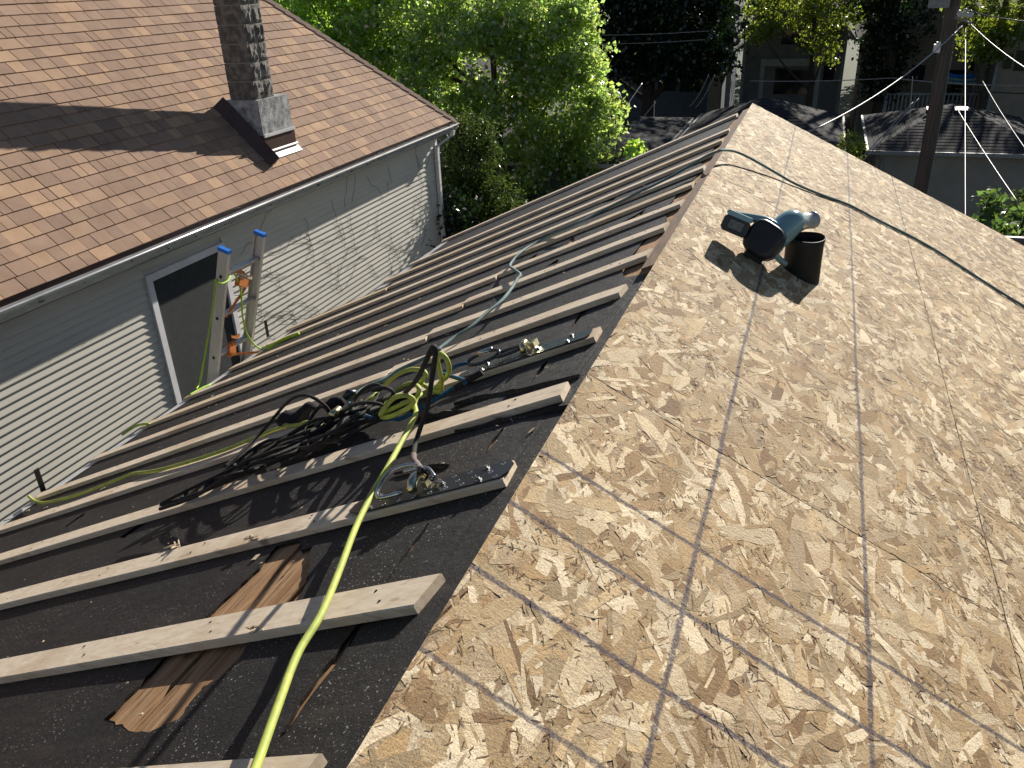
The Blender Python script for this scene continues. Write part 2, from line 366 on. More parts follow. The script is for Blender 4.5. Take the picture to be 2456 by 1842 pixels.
for pl in ([(1415, 775), (1500, 695), (1525, 735), (1440, 775)], [(1295, 915), (1390, 858), (1380, 885), (1320, 905)], [(1165, 860), (1225, 818), (1215, 850)], [(1720, 435), (1835, 385), (1800, 415)], [(1885, 575), (2055, 478), (2020, 520), (1900, 575)]):
    holes.append(jag(pxpoly(pl, 900, 350, 3.16), .004, .03))
holes.append(jag([(-.135, 2.86), (-.03, 2.80), (-.012, 3.2), (-.012, 6.54), (-.10, 6.54), (-.135, 5.9), (-.10, 5.5), (-.145, 5.1), (-.10, 4.6), (-.15, 4.25), (-.165, 3.95), (-.105, 3.6), (-.17, 3.35), (-.175, 3.05)], .005, .05))
outer = [(EAVE, YN), (-.005, YN), (-.005, 6.62), (EAVE2, 6.62), (EAVE2, 5.25), (EAVE, 5.25)]
pv = []; ed = []
def addp(poly):
    b = len(pv); pv.extend([Vector(p) for p in poly]); n = len(poly); ed.extend([(b+i, b+(i+1) % n) for i in range(n)])
addp(outer); [addp(h) for h in holes]
gx = [(x + random.uniform(-.02, .02), y + random.uniform(-.02, .02)) for x in np.arange(-3.2, -.05, .11) for y in np.arange(YN+.1, 6.6, .12) if not (x < EAVE2+.03 and y > 5.2)]
def inside(p, poly):
    c = False; j = len(poly)-1
    for i in range(len(poly)):
        a, b = poly[i], poly[j]
        if (a[1] > p[1]) != (b[1] > p[1]) and p[0] < (b[0]-a[0])*(p[1]-a[1])/(b[1]-a[1]) + a[0]: c = not c
        j = i
    return c
hb = [(min(p[0] for p in h)-.01, max(p[0] for p in h)+.01, min(p[1] for p in h)-.01, max(p[1] for p in h)+.01) for h in holes]
def inhole(p): return any(b[0] < p[0] < b[1] and b[2] < p[1] < b[3] and inside(p, h) for h, b in zip(holes, hb))
pv.extend([Vector(p) for p in gx if not inhole(p)])
vv, ee, ff, *_ = delaunay_2d_cdt(pv, ed, [], 0, 1e-5)
mb = MB()
for v in vv:
    onb = any(abs(v.x-b) < 1e-3 for b in (EAVE, EAVE2))
    w = noise.noise(Vector((v.x*3.2, v.y*3.2, 1))) * .0035
    mb.pt(lp(v.x, v.y, w))
for f in ff:
    c = ((vv[f[0]].x+vv[f[1]].x+vv[f[2]].x)/3, (vv[f[0]].y+vv[f[1]].y+vv[f[2]].y)/3)
    if not inhole(c) and inside(c, outer): mb.face(f)
for h in holes:                                   # torn edges have a thickness
    n = len(h)
    for i in range(n):
        a, b = h[i], h[(i+1) % n]
        mb.poly([lp(*a, .0015), lp(*b, .0015), lp(*b, -.007), lp(*a, -.007)])
o = mb.build("roofing_felt", 'felt', house); o['label'] = "black torn roofing felt with grit"
# curled torn felt flaps beside the tears
for px, py, ln, wd, an in ((1180, 955, .30, .05, .2), (1120, 1010, .35, .03, .1), (1230, 1010, .4, .025, .15), (1060, 1000, .25, .04, .3), (1300, 930, .25, .03, .1), (1010, 1130, .2, .02, .2)):
    c = L(px, py); mb = MB(); d = Vector((-cos(TL), 0, -sin(TL))); rows = []
    for i in range(9):
        t = i/8-.5; w = wd*(1-abs(t)*1.6)*random.uniform(.7, 1.2); b0 = c + d*(t*ln) + Vector((0, t*ln*an, 0))
        rows.append([b0 + NL*.001, b0 + Vector((0, w*.5, 0)) + NL*(.006+random.uniform(0, .006)), b0 + Vector((0, w, 0)) + NL*(.001)])
    mb.loft(rows, False, False); mb.build("felt_flap", 'felt', house)
# battens
SL = Vector((-cos(TL), 0, -sin(TL)))
TIPS = [(786, 1797), (1067, 1371), (1246, 1091), (1369, 911), (1449, 774), (1511, 673), (1571, 593), (1610.5, 526.5), (1647, 472), (1673, 427), (1700, 385), (1726, 354), (1741, 326), (1756, 300), (1777, 261)]
IDX = list(range(14)) + [14.8]
BW, BH = .089, .020
def batten(xa, xb, yc, dm='pine', skew=0.0, wob=.004, y2=None):
    # yc is the far edge of the top face at the upper end
    n = 14; rows = []; s1, s2 = random.uniform(0, 9), random.uniform(0, 9); c = .0035
    for i in range(n+1):
        t = i/n; x = xa + (xb-xa)*t
        yy = yc + (0 if y2 is None else (y2-yc)*t) + wob*(noise.noise(Vector((t*2.2+s1, s2, 0))) - noise.noise(Vector((s1, s2, 0))))
        hh = BH + .003*noise.noise(Vector((t*3+s2, s1, 2)))
        ww = BW + .003*noise.noise(Vector((t*4+s2, s1, 5)))
        prof = [(0, hh-c), (-c, hh), (-ww+c, hh), (-ww, hh-c), (-ww, c*.5), (-ww+c, 0), (-c, 0), (0, c*.5)]
        r = []
        for py, pz in prof:
            dx = skew*(-py) if i == 0 else 0
            r.append(lp(x, yy+py, 0) + NL*(pz) + SL*dx)
        rows.append(r)
    mb = MB(); mb.loft(rows); return mb.build("batten", dm, house)
for k, (tip, i) in enumerate(zip(TIPS, IDX)):
    yk = .6569 + .4064*i; xt = L(tip[0], tip[1], BH).x
    xe = EAVE+.02 + random.uniform(-.02, .02)
    if i > 11.5: xe = EAVE2+.0+random.uniform(-.02, .02)
    mt = 'pine' if k % 3 else 'pine2'
    if k in (5, 6, 7, 8, 11):
        xj = -2.34 if k == 11 else -1.01 - random.uniform(0, .03)
        batten(xt, xj, yk, 'pine', .1)
        batten(xj-.012 if k == 11 else xj+.004, xe, yk-.038, 'pine2' if k in (7, 11) else 'pine', -.15)
    else:
        batten(xt, xe, yk, 'pine2' if k in (9, 12) else 'pine', random.uniform(-.1, .2))
# nail heads on the near battens
mb = MB()
for k in range(1, 9):
    yk = .6569+.4064*k-.04
    for xx in np.arange(-.2, -3.2, -.41):
        for dy in (-.018, .018):
            c = lp(xx+random.uniform(-.03, .03), yk+dy, BH+.0005); mb.loft([[c + (Vector((1, 0, tan(TL))).normalized()*cos(a)+Vector((0, 1, 0))*sin(a))*.0035 for a in np.linspace(0, 2*pi, 7)[:-1]], [c + NL*.001 + (Vector((1, 0, tan(TL))).normalized()*cos(a)+Vector((0, 1, 0))*sin(a))*.0033 for a in np.linspace(0, 2*pi, 7)[:-1]]])
o = mb.build("nail_heads", 'dark_metal', house); o['kind'] = 'stuff'
# splintered end bits on battens
for px, py, ln in ((432, 1306, .05), (614, 1287, .03), (625, 1503, .028)):
    c = L(px, py, BH+.001); mb = MB()
    for _ in range(7):
        d = (Vector((1, 0, tan(TL))).normalized()*random.uniform(-1, .6) + Vector((0, 1, 0))*random.uniform(-.5, .2) + NL*random.uniform(0, .12)).normalized()
        q = c + Vector((random.uniform(-.015, .015), random.uniform(-.012, .004), 0))
        mb.tube([q, q+d*ln*.4+NL*.001, q+d*ln*random.uniform(.5, .9)], [.0025, .003, .0006], 4)
    mb.build("splinter", 'chip', house)
# drip edge and straps on the left eave
for (x0, y0, y1) in ((EAVE, YN, 5.26), (EAVE2, 5.30, 6.66)):
    for a in np.arange(y0, y1-.01, 1.0):
        b = min(a+.985, y1); j = random.uniform(-.008, .008); mb = MB()
        pr = [lp(x0+.075, 0, .002), lp(x0-.012+j, 0, .004), lp(x0-.016+j, 0, -.06)]
        pr += [q + Vector((.0, 0, -.0015)) if k else q + Vector((.002, 0, 0)) for k, q in enumerate(pr[::-1])]
        mb.loft([[q + Vector((0, yy, 0)) for q in pr] for yy in (a, b)]); mb.build("drip_edge", 'white_metal', house)
for px, py in ((104, 1168), (644, 800)):
    c = L(px, py); mb = MB(); mb.box(c + Vector((-.01, 0, .045)), (.003, 0, 0), (0, .016, 0), (0, 0, .075)); mb.build("strap", 'dark_metal', house)
# fascia boards and far rake
mb = MB(); mb.abox(EAVE+.03, EAVE+.055, YN, 5.24, -1.72, -1.555); mb.build("fascia", 'wtrim', house)
mb = MB(); mb.abox(EAVE2+.03, EAVE2+.055, 5.27, 6.6, -1.42, -1.255); mb.build("fascia", 'wtrim', house)
mb = MB()
a, b = lp(EAVE2, 6.635, -.005), lp(-.02, 6.635, -.005); mb.box((a+b)/2 - NL*.07, (b-a)/2, (0, .012, 0), NL*.07); mb.build("rake_board", 'old', house)

# OSB sheets on the right slope, each strand lies on the sheet
PAL = [((.60, .475, .315), 3), ((.50, .375, .235), 3.5), ((.43, .345, .235), 3), ((.40, .285, .17), 2.5), ((.72, .62, .47), 4.5), ((.35, .24, .14), 1.0), ((.50, .36, .21), .9), ((.55, .445, .325), 3), ((.27, .18, .11), .5), ((.82, .73, .59), 3)]
PC = np.array([p for p, w in PAL]); PWt = np.array([w for p, w in PAL]); PWt = PWt/PWt.sum()
SR = Vector((cos(TR), 0, -sin(TR)))
def osb_panel(s0, s1, y0, y1, dens, skewf=0.0):
    tint = random.uniform(.93, 1.03); mb = MB(); mb.cur = (.34, .25, .16)
    far = lambda s: y1 + skewf*s*cos(TR)
    def P(s, y, h): return SR*s + Vector((0, y, 0)) + NR*h
    T = .0115
    c = [(s0, y0), (s1, y0), (s1, far(s1)), (s0, far(s0))]
    top = [mb.pt(P(a, b, -.0012)) for a, b in c]; mb.cur = (.36, .27, .18); bot = [mb.pt(P(a, b, -T)) for a, b in c]
    mb.face(top); mb.face(bot[::-1])
    for k in range(4): mb.face((top[k], bot[k], bot[(k+1) % 4], top[(k+1) % 4]))
    mb.uv = [(0, 0)]*8
    A = (s1-s0)*(y1-y0)
    def flakes(n, l0, l1, w0, w1, dark, hmax, cl=None):
        for _ in range(n):
            cs = random.uniform(s0, s1); cy = random.uniform(y0, far(cs))
            if cl is not None and noise.noise(Vector((cs*cl, cy*cl, 3.3))) < .12: continue
            ln = l0 + (l1-l0)*random.random()**1.5; wd = random.uniform(w0, w1)
            an = random.gauss(0, .62) if random.random() < .8 else random.uniform(-1.57, 1.57)
            dy, ds = cos(an), sin(an)
            cc = PC[RNG.choice(len(PC), p=PWt)]*random.uniform(.80, 1.10) if not dark else np.array((.19, .12, .07))*random.uniform(.6, 1.5)
            gy = float(cc.mean()); mb.cur = tuple((float(q)*.97+gy*.03)*tint*w_ for q, w_ in zip(cc, (1.03, .965, .835)))
            h = random.uniform(0, hmax) - .0009
            hl, hw = ln/2, wd/2; j = lambda q: random.uniform(-q, q)
            pts = [(-hl+j(.2*ln), -hw+j(.25*wd)), (-hl*.2+j(.2*ln), -hw*1.05+j(.12*wd)), (hl+j(.2*ln), -hw*random.uniform(.1, 1)), (hl*random.uniform(.75, 1), hw*random.uniform(.2, 1.1)), (hl*.1+j(.2*ln), hw+j(.15*wd)), (-hl*random.uniform(.7, 1.05), hw*random.uniform(.2, 1.1))]
            uo = random.uniform(0, 50)
            ids = []
            for a, b in pts:
                s = min(max(cs + a*ds + b*dy, s0), s1); y = min(max(cy + a*dy - b*ds, y0), far(s))
                ids.append(mb.pt(P(s, y, h))); mb.uv.append((a+uo, b+uo*.37))
            mb.face(ids)
    flakes(int(A*dens*.85), .05, .18, .014, .052, False, .0013)
    flakes(int(A*dens*.55), .03, .10, .006, .018, False, .0016)
    flakes(int(A*dens*.6), .010, .035, .003, .009, False, .0018)
    flakes(int(A*dens*3.2), .005, .026, .0010, .0034, True, .0020, 9.0)
    return mb.build("strand_board_sheet", 'osb', house, col=True)
g = .0015; W4 = 1.19; sk = .165
for (a, b, y0, y1, de, sf) in ((0, W4, -.61, 1.83, 1500, 0), (0, W4, 1.83, 4.27, 1400, 0), (0, W4, 4.27, 6.70, 900, sk),
                     (W4, 2*W4, -1.0, .61, 200, 0), (W4, 2*W4, .61, 3.05, 1200, 0), (W4, 2*W4, 3.05, 5.49, 1000, 0), (W4, 2*W4, 5.49, 6.70, 800, sk),
                     (2*W4, 3.62, -1.6, 1.83, 20, 0), (2*W4, 3.62, 1.83, 4.27, 300, 0), (2*W4, 3.62, 4.27, 6.70, 400, sk)):
    osb_panel(a + (g if a > 0 else 0), b-g, y0+g, y1-(g if not sf else 0), de, sf)
# boards and spacers that carry the sheets on the right
mb = MB(); a, b = SR*.02, SR*3.6
mb.box((a+b)/2 + Vector((0, (YN+6.66)/2, 0)) - NR*.044, (b-a)/2, (0, (6.66-YN)/2, 0), NR*.008); mb.build("right_roof_deck", 'deck', house)
mb = MB(); a, b = SR*.005, SR*3.6
mb.box((a+b)/2 + Vector((0, 6.63, 0)) - NR*.0225, (b-a)/2, (0, .03, 0), NR*.0095); mb.build("batten", 'pine', house)
mb = MB(); mb.box(Vector((-.035, 4.70, 0)) + NL*(FELT+.006), Vector((cos(TL), 0, sin(TL)))*.038, (0, 1.90, 0), NL*.005); mb.build("ridge_board", 'old', house)

# loose chips on the felt
mb = MB()
for _ in range(230):
    x = -random.random()**.8*3.1-.03; y = random.uniform(.3, 5.1)
    c = lp(x, y, .003); an = random.uniform(0, 6.28); l = random.choice((.002, .003, .003, .004, .005, .005, .011)); w = l*random.uniform(.2, .6)
    e1 = Vector((1, 0, tan(TL))).normalized()*cos(an) + Vector((0, 1, 0))*sin(an); e2 = NL.cross(e1)
    mb.box(c + NL*.0015, e1*l, e2*w, NL*.0012 + e1*random.uniform(-.001, .001))
o = mb.build("wood_chips", 'chip'); o['kind'] = 'stuff'; tag(o, "pale wood chips and splinters scattered over the black felt", "wood chips")

# ================================================================== THINGS ON THE ROOF
E1 = Vector((1, 0, tan(TL))).normalized(); EY = Vector((0, 1, 0))
def ring(c, e1, e2, a, b, n=20): return [c + e1*(a*cos(2*pi*k/n)) + e2*(b*sin(2*pi*k/n)) for k in range(n+1)]
def anchor(idx, pa, pb, label, gate):
    yk = .6569 + .4064*idx - BW/2; xa = L(*pa, BH).x; xb = L(*pb, BH).x; z0 = BH + .0012
    r = thing("roof_anchor", lp((xa+xb)/2, yk, z0), label, "roof anchor", "steel anchors screwed to battens")
    a, b = lp(xa, yk, z0), lp(xb, yk, z0); d = (b-a).normalized(); ln = (b-a).length; hw = .037; mb = MB(); ch = .018
    out = [(0, -hw+ch), (ch*.8, -hw), (ln-ch*2.2, -hw), (ln, -hw+ch*1.2), (ln, hw-ch*1.2), (ln-ch*2.2, hw), (ch*.8, hw), (0, hw-ch)]
    mb.loft([[a + d*u + EY*v for u, v in out], [a + d*u + EY*v + NL*.003 for u, v in out]]); mb.build("plate", 'plate', r)
    n = int(ln/.045)
    for i in range(n):
        for s, q in ((-.026, 0), (.0, .5), (.026, 0)):
            u = .03 + (i+q)*.045
            if u > ln-.03: continue
            c = a + d*u + EY*(s + random.uniform(-.002, .002)) + NL*.0032
            if (i*3+int(q*2)) % 7 == 3:
                mb = MB(); e = d*cos(.5) + EY*sin(.5); f = NL.cross(e)
                mb.loft([[c + (e*cos(t)+f*sin(t))*rad + NL*h for t in np.linspace(0, 2*pi, 7)[:-1]] for rad, h in ((.0085, 0), (.0085, .002), (.0055, .0025), (.0055, .007))]); mb.build("screw", 'steel', r)
            else:
                mb = MB(); mb.tube(ring(c, d, EY, .0048, .0048, 8), .0012, 4, False); mb.loft([[c + (d*cos(t)+EY*sin(t))*.0045 - NL*.0003 for t in np.linspace(0, 2*pi, 9)[:-1]], [c + (d*cos(t)+EY*sin(t))*.0040 - NL*.0001 for t in np.linspace(0, 2*pi, 9)[:-1]]]); mb.build("nail_hole", 'steel', r)
    return r, a, d
r1, a1, d1 = anchor(2, (1243, 1098), (826, 1243), "black steel roof anchor with gold clasp and round ring on the near batten", None)
c = L(925+55, 1150, BH+.02)
mb = MB(); q = L(1005, 1163, BH+.012)
mb.tube(cat([q + d1*(-.045) + NL*.005, q + d1*.02 + EY*.05 + NL*.03, q + d1*.085 + EY*.045 + NL*.035, q + d1*.11 + EY*.0 + NL*.02, q + d1*.09 - EY*.04 + NL*.012, q + d1*.03 - EY*.035 + NL*.008], 6), .0055, 8); mb.build("ring", 'steel', r1, True)
mb = MB(); mb.tube(cat([q - d1*.055 - EY*.005 + NL*.012, q - d1*.02 + EY*.025 + NL*.028, q + d1*.045 + EY*.03 + NL*.03], 6), .0055, 8); mb.build("clasp_pin", 'steel', r1, True)
mb = MB(); mb.tube([q - EY*.035 + NL*.002, q - EY*.02 + NL*.018, q + NL*.022, q + EY*.022 + NL*.016, q + EY*.032 + NL*.002], .0125, 8); mb.build("clasp", 'zinc', r1, True)
mb = MB(); mb.box(q - d1*.034 - EY*.005 + NL*.008, d1*.006, EY*.022, NL*.007); mb.build("clasp_wing", 'zinc', r1)
r2, a2, d2 = anchor(4, (1425, 788), (1100, 905), "black steel roof anchor holding a carabiner, on the farther batten", None)
q = L(1262, 838, BH+.01)
mb = MB(); mb.tube([q - EY*.026, q - EY*.012 + NL*.02, q + EY*.012 + NL*.022, q + EY*.028], .011, 8); mb.build("clasp", 'zinc', r2, True)
mb = MB(); mb.box(q - d2*.036 + NL*.01, d2*.006, EY*.02, NL*.01); mb.build("clasp_wing", 'zinc', r2)
e2 = (EY*.5 + NL*.8).normalized()
mb = MB(); mb.tube(ring(q + d2*.062 + NL*.012, d2, EY, .052, .024), .0055, 8, False); mb.build("ring", 'plate', r2, True)
k = q + d2*.155 + NL*.02
cb = thing("carabiner", k - NL*.03, "dark steel carabiner hooked to the farther anchor ring", "carabiner")
mb = MB(); mb.tube(ring(k, d2, (EY*.9+NL*.3).normalized(), .062, .027), .0058, 8, False); mb.build("frame", 'plate', cb, True)
mb = MB(); cyl(mb, k + d2*.04 + EY*.025 + NL*.01, k - d2*.03 + EY*.027 + NL*.01, .0085, 10); mb.build("gate", 'steel', cb, True)

def rope(name, pts, r, mt, label, catn, k=6, n=8, root=None):
    mb = MB(); mb.tube(cat(pts, k), r, n); o = mb.build(name, mt, root, True)
    return tag(o, label, catn) if root is None else o
def Z(ox, oy, s, lst, h=.045): return [L(ox+p[0]/s, oy+p[1]/s, (p[2] if len(p) > 2 else h)) for p in lst]
Z6 = lambda l, h=.05: Z(680, 800, 4.366, l, h)
D = lambda l, h=.05: Z(0, 0, .90065, l, h)
# lime hose, one run: from under the camera into the coil and on to the left eave
path = D([(470, 1850), (515, 1750), (552, 1659), (600, 1525), (643, 1412), (692, 1330), (732, 1235), (768, 1140), (800, 1075)], .048)
path += Z6([(1100, 1380, .06), (1200, 1200, .06), (1290, 1030, .06), (1360, 900, .06), (1388, 820, .06), (1372, 740, .07), (1405, 640, .085), (1420, 580, .10), (1385, 535, .10), (1340, 520, .09), (1250, 552, .08), (1160, 615, .07), (1085, 720, .07), (1015, 845, .08),
            (1075, 760, .10), (1150, 680, .12), (1230, 650, .13), (1310, 655, .12), (1362, 700, .10), (1330, 765, .08), (1240, 815, .07), (1130, 865, .06), (1050, 880, .06), (1035, 862, .06), (1120, 800, .07), (1240, 740, .07), (1360, 690, .07), (1460, 630, .06), (1540, 595, .055), (1610, 612, .05), (1645, 590, .06), (1652, 480, .10), (1625, 350, .15), (1612, 260, .18), (1650, 212, .19), (1702, 262, .18), (1735, 350, .14), (1718, 440, .10), (1650, 505, .07), (1570, 590, .055), (1500, 560, .07),
            (1440, 515, .08), (1452, 495, .09), (1488, 440, .11), (1470, 395, .12), (1400, 375, .12), (1320, 380, .11), (1230, 410, .09), (1130, 475, .07), (1040, 560, .05), (940, 660, .05), (800, 760, .045), (600, 850, .045), (420, 900, .045), (200, 940, .05)])
path += D([(690, 916), (640, 918), (600, 926), (545, 948), (480, 974), (400, 1000), (330, 1018), (285, 1024), (240, 1042), (170, 1068), (120, 1082), (92, 1086), (74, 1082), (62, 1072)], .03)
rope("lime_hose", path, .0074, 'lime', "thick lime green hose crossing the battens into the coiled pile", "hose", 5, 10)
# black rope bundle
def bez(a, b, t): return (a[0]+(b[0]-a[0])*t, a[1]+(b[1]-a[1])*t)
pts = []
passes = [((345, 1098), (735, 925)), ((560, 985), (860, 865)), ((350, 1085), (770, 905)), ((505, 1010), (820, 850)), ((590, 985), (905, 850)), ((480, 1040), (780, 890)), ((610, 960), (840, 880)), ((530, 1000), (880, 880)), ((640, 930), (800, 860)), ((430, 1060), (700, 930)), ((560, 960), (850, 850)), ((400, 1075), (660, 960)), ((620, 985), (900, 880))]
rnd = random.Random(5)
for i, (a, b) in enumerate(passes):
    seq = [a, b] if i % 2 == 0 else [b, a]
    for t in (0, .18, .4, .6, .82, 1):
        p = bez(seq[0], seq[1], t); w = 12 if 0 < t < 1 else 3
        pts.append((p[0]+rnd.uniform(-w, w)*.5, p[1]+rnd.uniform(-w, w), .02 + rnd.uniform(.0, .05) + (.03 if t in (.4, .6) else 0)))
rope("black_rope_bundle", D(pts), .0062, 'black_rope', "long hanks of black rope piled across the battens", "rope", 6, 7)
rope("black_rope_loop", Z6([(-620, 1400, .03), (-400, 1200, .04), (-200, 1000, .05), (-60, 830, .07), (20, 740, .11), (120, 665, .15), (230, 645, .17), (330, 680, .16), (420, 740, .12), (480, 820, .08), (470, 900, .05), (380, 1000, .05), (250, 1080, .05), (230, 1010, .06), (270, 920, .07), (330, 820, .09), (390, 765, .10), (450, 790, .09), (490, 850, .07)]), .0062, 'black_rope', "black rope arching up at the left of the pile", "rope")
rope("black_rope_arch", Z6([(300, 1180, .03), (420, 1000, .05), (540, 880, .07), (650, 800, .09), (750, 745, .11), (870, 725, .12), (980, 735, .11), (1060, 760, .09), (1080, 800, .06), (1000, 870, .05), (850, 930, .04), (650, 1010, .04), (450, 1090, .03), (200, 1210, .03), (0, 1310, .03)]), .0062, 'black_rope', "black rope arching over the gold snap hook in the pile", "rope")
rope("black_rope_coil", Z6([(740, 700, .05), (800, 620, .08), (880, 560, .10), (960, 535, .11), (1030, 560, .10), (1000, 590, .09), (930, 590, .10), (1010, 570, .12), (1090, 575, .12), (1150, 620, .11), (1120, 680, .08), (1040, 710, .06), (930, 780, .05), (800, 850, .05), (640, 930, .04), (500, 1010, .04)]), .0066, 'black_rope', "short black rope coil beside the lime loops", "rope")
rope("black_lifeline", Z6([(1468, 1435, .062), (1420, 1390, .05), (1362, 1330, .045), (1365, 1250, .05), (1385, 1140, .055), (1445, 950, .09), (1510, 750, .15), (1550, 500, .22), (1580, 300, .28), (1592, 190, .31), (1578, 140, .32), (1550, 165, .31), (1500, 270, .28), (1430, 420, .21), (1350, 540, .15), (1260, 630, .09), (1150, 700, .05), (1000, 800, .04), (800, 900, .03)]), .0066, 'black_rope', "black rope standing up in a peak, tied to the near anchor ring", "rope")
mb = MB(); mb.tube(cat(Z6([(1440, 1425, .064), (1400, 1370, .05), (1362, 1320, .05), (1362, 1270, .052)]), 5), .0085, 8); o = mb.build("rope_sleeve", mat("dusty_sleeve", (.20, .15, .14), (.12, .09, .085), 40, .8), None, True); tag(o, "dusty pink sleeve on the rope end at the near anchor", "rope sleeve")
# blue lanyard on the farther anchor
k2 = k + d2*.065
pth = [k2 + d2*.0, k2 + d2*.03 - EY*.012 + NL*.006, k2 + d2*.06 - EY*.012, k2 + d2*.10 - EY*.008 - NL*.005]
rope("blue_lanyard", pth + Z(1000, 770, 4.424, [(520, 640, .05), (400, 700, .04), (200, 830, .035), (0, 950, .03), (-180, 1040, .03)]) + Z6([(1150, 890, .04), (1000, 900, .04), (880, 870, .05)]), .0066, 'blue_rope', "dark blue lanyard running from the carabiner into the pile", "lanyard")
mb = MB(); mb.tube(cat(Z(1000, 770, 4.424, [(690, 545, .055), (560, 620, .05), (400, 715, .045)]), 5), .0105, 8); o = mb.build("lanyard_sleeve", 'cloth', None, True); tag(o, "black sleeve over the blue lanyard's spliced eye", "rope sleeve")
# teal lifeline: from the pile, over the far battens, over the ridge and across the sheets
p1 = Z6([(880, 870, .05), (780, 830, .045), (715, 780, .05), (690, 720, .06), (720, 665, .07), (790, 610, .07), (870, 560, .065), (1000, 505, .06), (1200, 385, .055), (1480, 255, .05), (1640, 160, .05)])
p1 += Z(900, 350, 3.16, [(480, 1540, .05), (600, 1450, .045), (720, 1375, .045), (850, 1260, .05), (960, 1170, .05), (1040, 1070, .05), (1075, 1010, .055), (1100, 975, .055), (1055, 938, .05), (1020, 908, .045), (1050, 860, .045), (1090, 815, .05), (1170, 760, .035), (1300, 690, .03), (1480, 610, .05), (1700, 500, .04), (1900, 400, .045), (2100, 300, .05)])
p1 += Z(1300, 220, 3.687, [(900, 870, .05), (1150, 745, .05), (1380, 610, .06), (1480, 555, .075), (1555, 528, .09)])
z6r = lambda l: [Rr(1650+a/2.744, 250+b/2.744, h) for a, b, h in l]
p1 += z6r([(225, 302, .065), (300, 308, .055), (400, 350, .045), (560, 440, .025), (700, 520, .012), (870, 592, .008), (1060, 662, .008), (1250, 762, .008), (1440, 855, .008), (1620, 955, .008), (1800, 1070, .008), (2000, 1200, .008), (2212, 1330, .008), (2400, 1440, .008), (2700, 1600, .008)])
rope("teal_lifeline", p1, .0072, 'teal_rope', "faded teal rope kinked over the battens and laid across the ridge and sheets", "rope", 5, 7)
# nylon shock pack, rope grab and snap hook in the pile
sp = thing("shock_pack", L(700, 985, .02), "crumpled black nylon pack in the rope pile", "lanyard pack")
mb = MB(); c0 = Z6([(150, 850, .05)])[0]; rows = []
for i in range(9):
    t = i/8; c = c0 + (-SL)*(t-.5)*.17 + EY*(t-.5)*.03 + NL*(.012*sin(t*9)); w, h = .036*(.6+.4*sin(pi*t)), .026*(.6+.4*sin(pi*t))
    rows.append([c + EY*(w*cos(a)*random.uniform(.8, 1.2)) + NL*(h*sin(a)*random.uniform(.8, 1.2)) for a in np.linspace(0, 2*pi, 11)[:-1]])
mb.loft(rows); mb.build("pack", 'cloth', sp, True)
mb = MB(); c0 = Z6([(545, 730, .08)])[0]
mb.loft([[c0 + (-SL)*((i-3)*.012) + EY*(.026*sqrt(max(.05, 1-((i-3)/3.4)**2))*cos(a)*random.uniform(.85, 1.15)) + NL*(.026*sqrt(max(.05, 1-((i-3)/3.4)**2))*sin(a)) for a in np.linspace(0, 2*pi, 11)[:-1]] for i in range(7)]); mb.build("knot", 'cloth', sp, True)
sh = thing("snap_hook", L(810, 985, .03), "snap hook with a yellow zinc gate in the rope pile", "snap hook")
c0, c1 = Z6([(500, 860, .10), (585, 790, .10)]); mb = MB(); cyl(mb, c0, c1, .013, 10); mb.build("gate", 'zinc', sh, True)
mb = MB(); a_, b_ = Z6([(340, 970, .06), (480, 870, .08)]); mb.tube(cat([a_, (a_+b_)/2 + EY*.02, b_, b_ + EY*.035, a_ + EY*.05, a_], 5), .007, 8); mb.build("hook", 'plate', sh, True)
mb = MB(); a_, b_ = Z6([(640, 680, .09), (760, 620, .09)]); mb.tube([a_, (a_+b_)/2+NL*.01, b_], [.012, .016, .010], 10); mb.build("rope_grab", 'plate', sh, True)

# ------------------------------------------------------------------ vent pipe
pc = Rr(1921, 655); vp = thing("vent_pipe", pc, "short open black vent pipe standing on the strand board", "vent pipe")
mb = MB(); n = 28; R0 = .076
def pring(r, z, wob=0): return [pc + Vector((r*cos(a)*(1+wob*sin(3*a+1)), r*sin(a)*(1+wob*sin(3*a+1)), z + wob*.12*sin(2*a))) for a in np.linspace(0, 2*pi, n+1)[:-1]]
mb.loft([pring(R0*1.02, -.12), pring(R0*.99, .05, .008), pring(R0*1.0, .13, .012), pring(R0*1.035, .155, .03), pring(R0*1.0, .158, .03), pring(R0*.95, .14, .02), pring(R0*.93, -.10)], True, False); mb.build("pipe", 'rubber', vp, True)
mb = MB(); mb.loft([[p - Vector((0, 0, p.z)) + Vector((0, 0, -p.x*tan(TR)+.002)) for p in pring(R0*1.01, 0)], [p - Vector((0, 0, p.z)) + Vector((0, 0, -p.x*tan(TR)+.001)) for p in pring(R0*1.09, 0, .03)]], True, False); mb.build("collar", 'rubber', vp, True)

# ------------------------------------------------------------------ cordless blower
bo = Rr(1806, 622); bw = thing("cordless_blower", bo, "teal and black cordless blower lying on the strand board beside the vent pipe", "blower")
X1, Y1, Z1 = SR.copy(), EY.copy(), NR.copy()
def B(a, b, c): return bo + X1*a + Y1*b + Z1*c
ga = (Y1*-.88 + X1*-.28 + Z1*.25).normalized(); gu = (Z1 - ga*Z1.dot(ga)).normalized(); gs = ga.cross(gu)   # grille axis
gc = B(.0, .03, .105)
def drum(mb, segs, n=24, sq=.0):
    rows = []
    for off, rad in segs:
        r = []
        for q in range(n):
            a = 2*pi*q/n; k = 1 + sq*(abs(sin(2*a))**2)
            r.append(gc + ga*off + gu*(rad*k*sin(a)) + gs*(rad*1.02*k*cos(a)))
        rows.append(r)
    mb.loft(rows)
mb = MB(); drum(mb, [(-.01, .088), (.045, .090), (.062, .083), (.066, .072)], 24, .15); mb.build("intake_housing", 'black_plastic', bw, True)
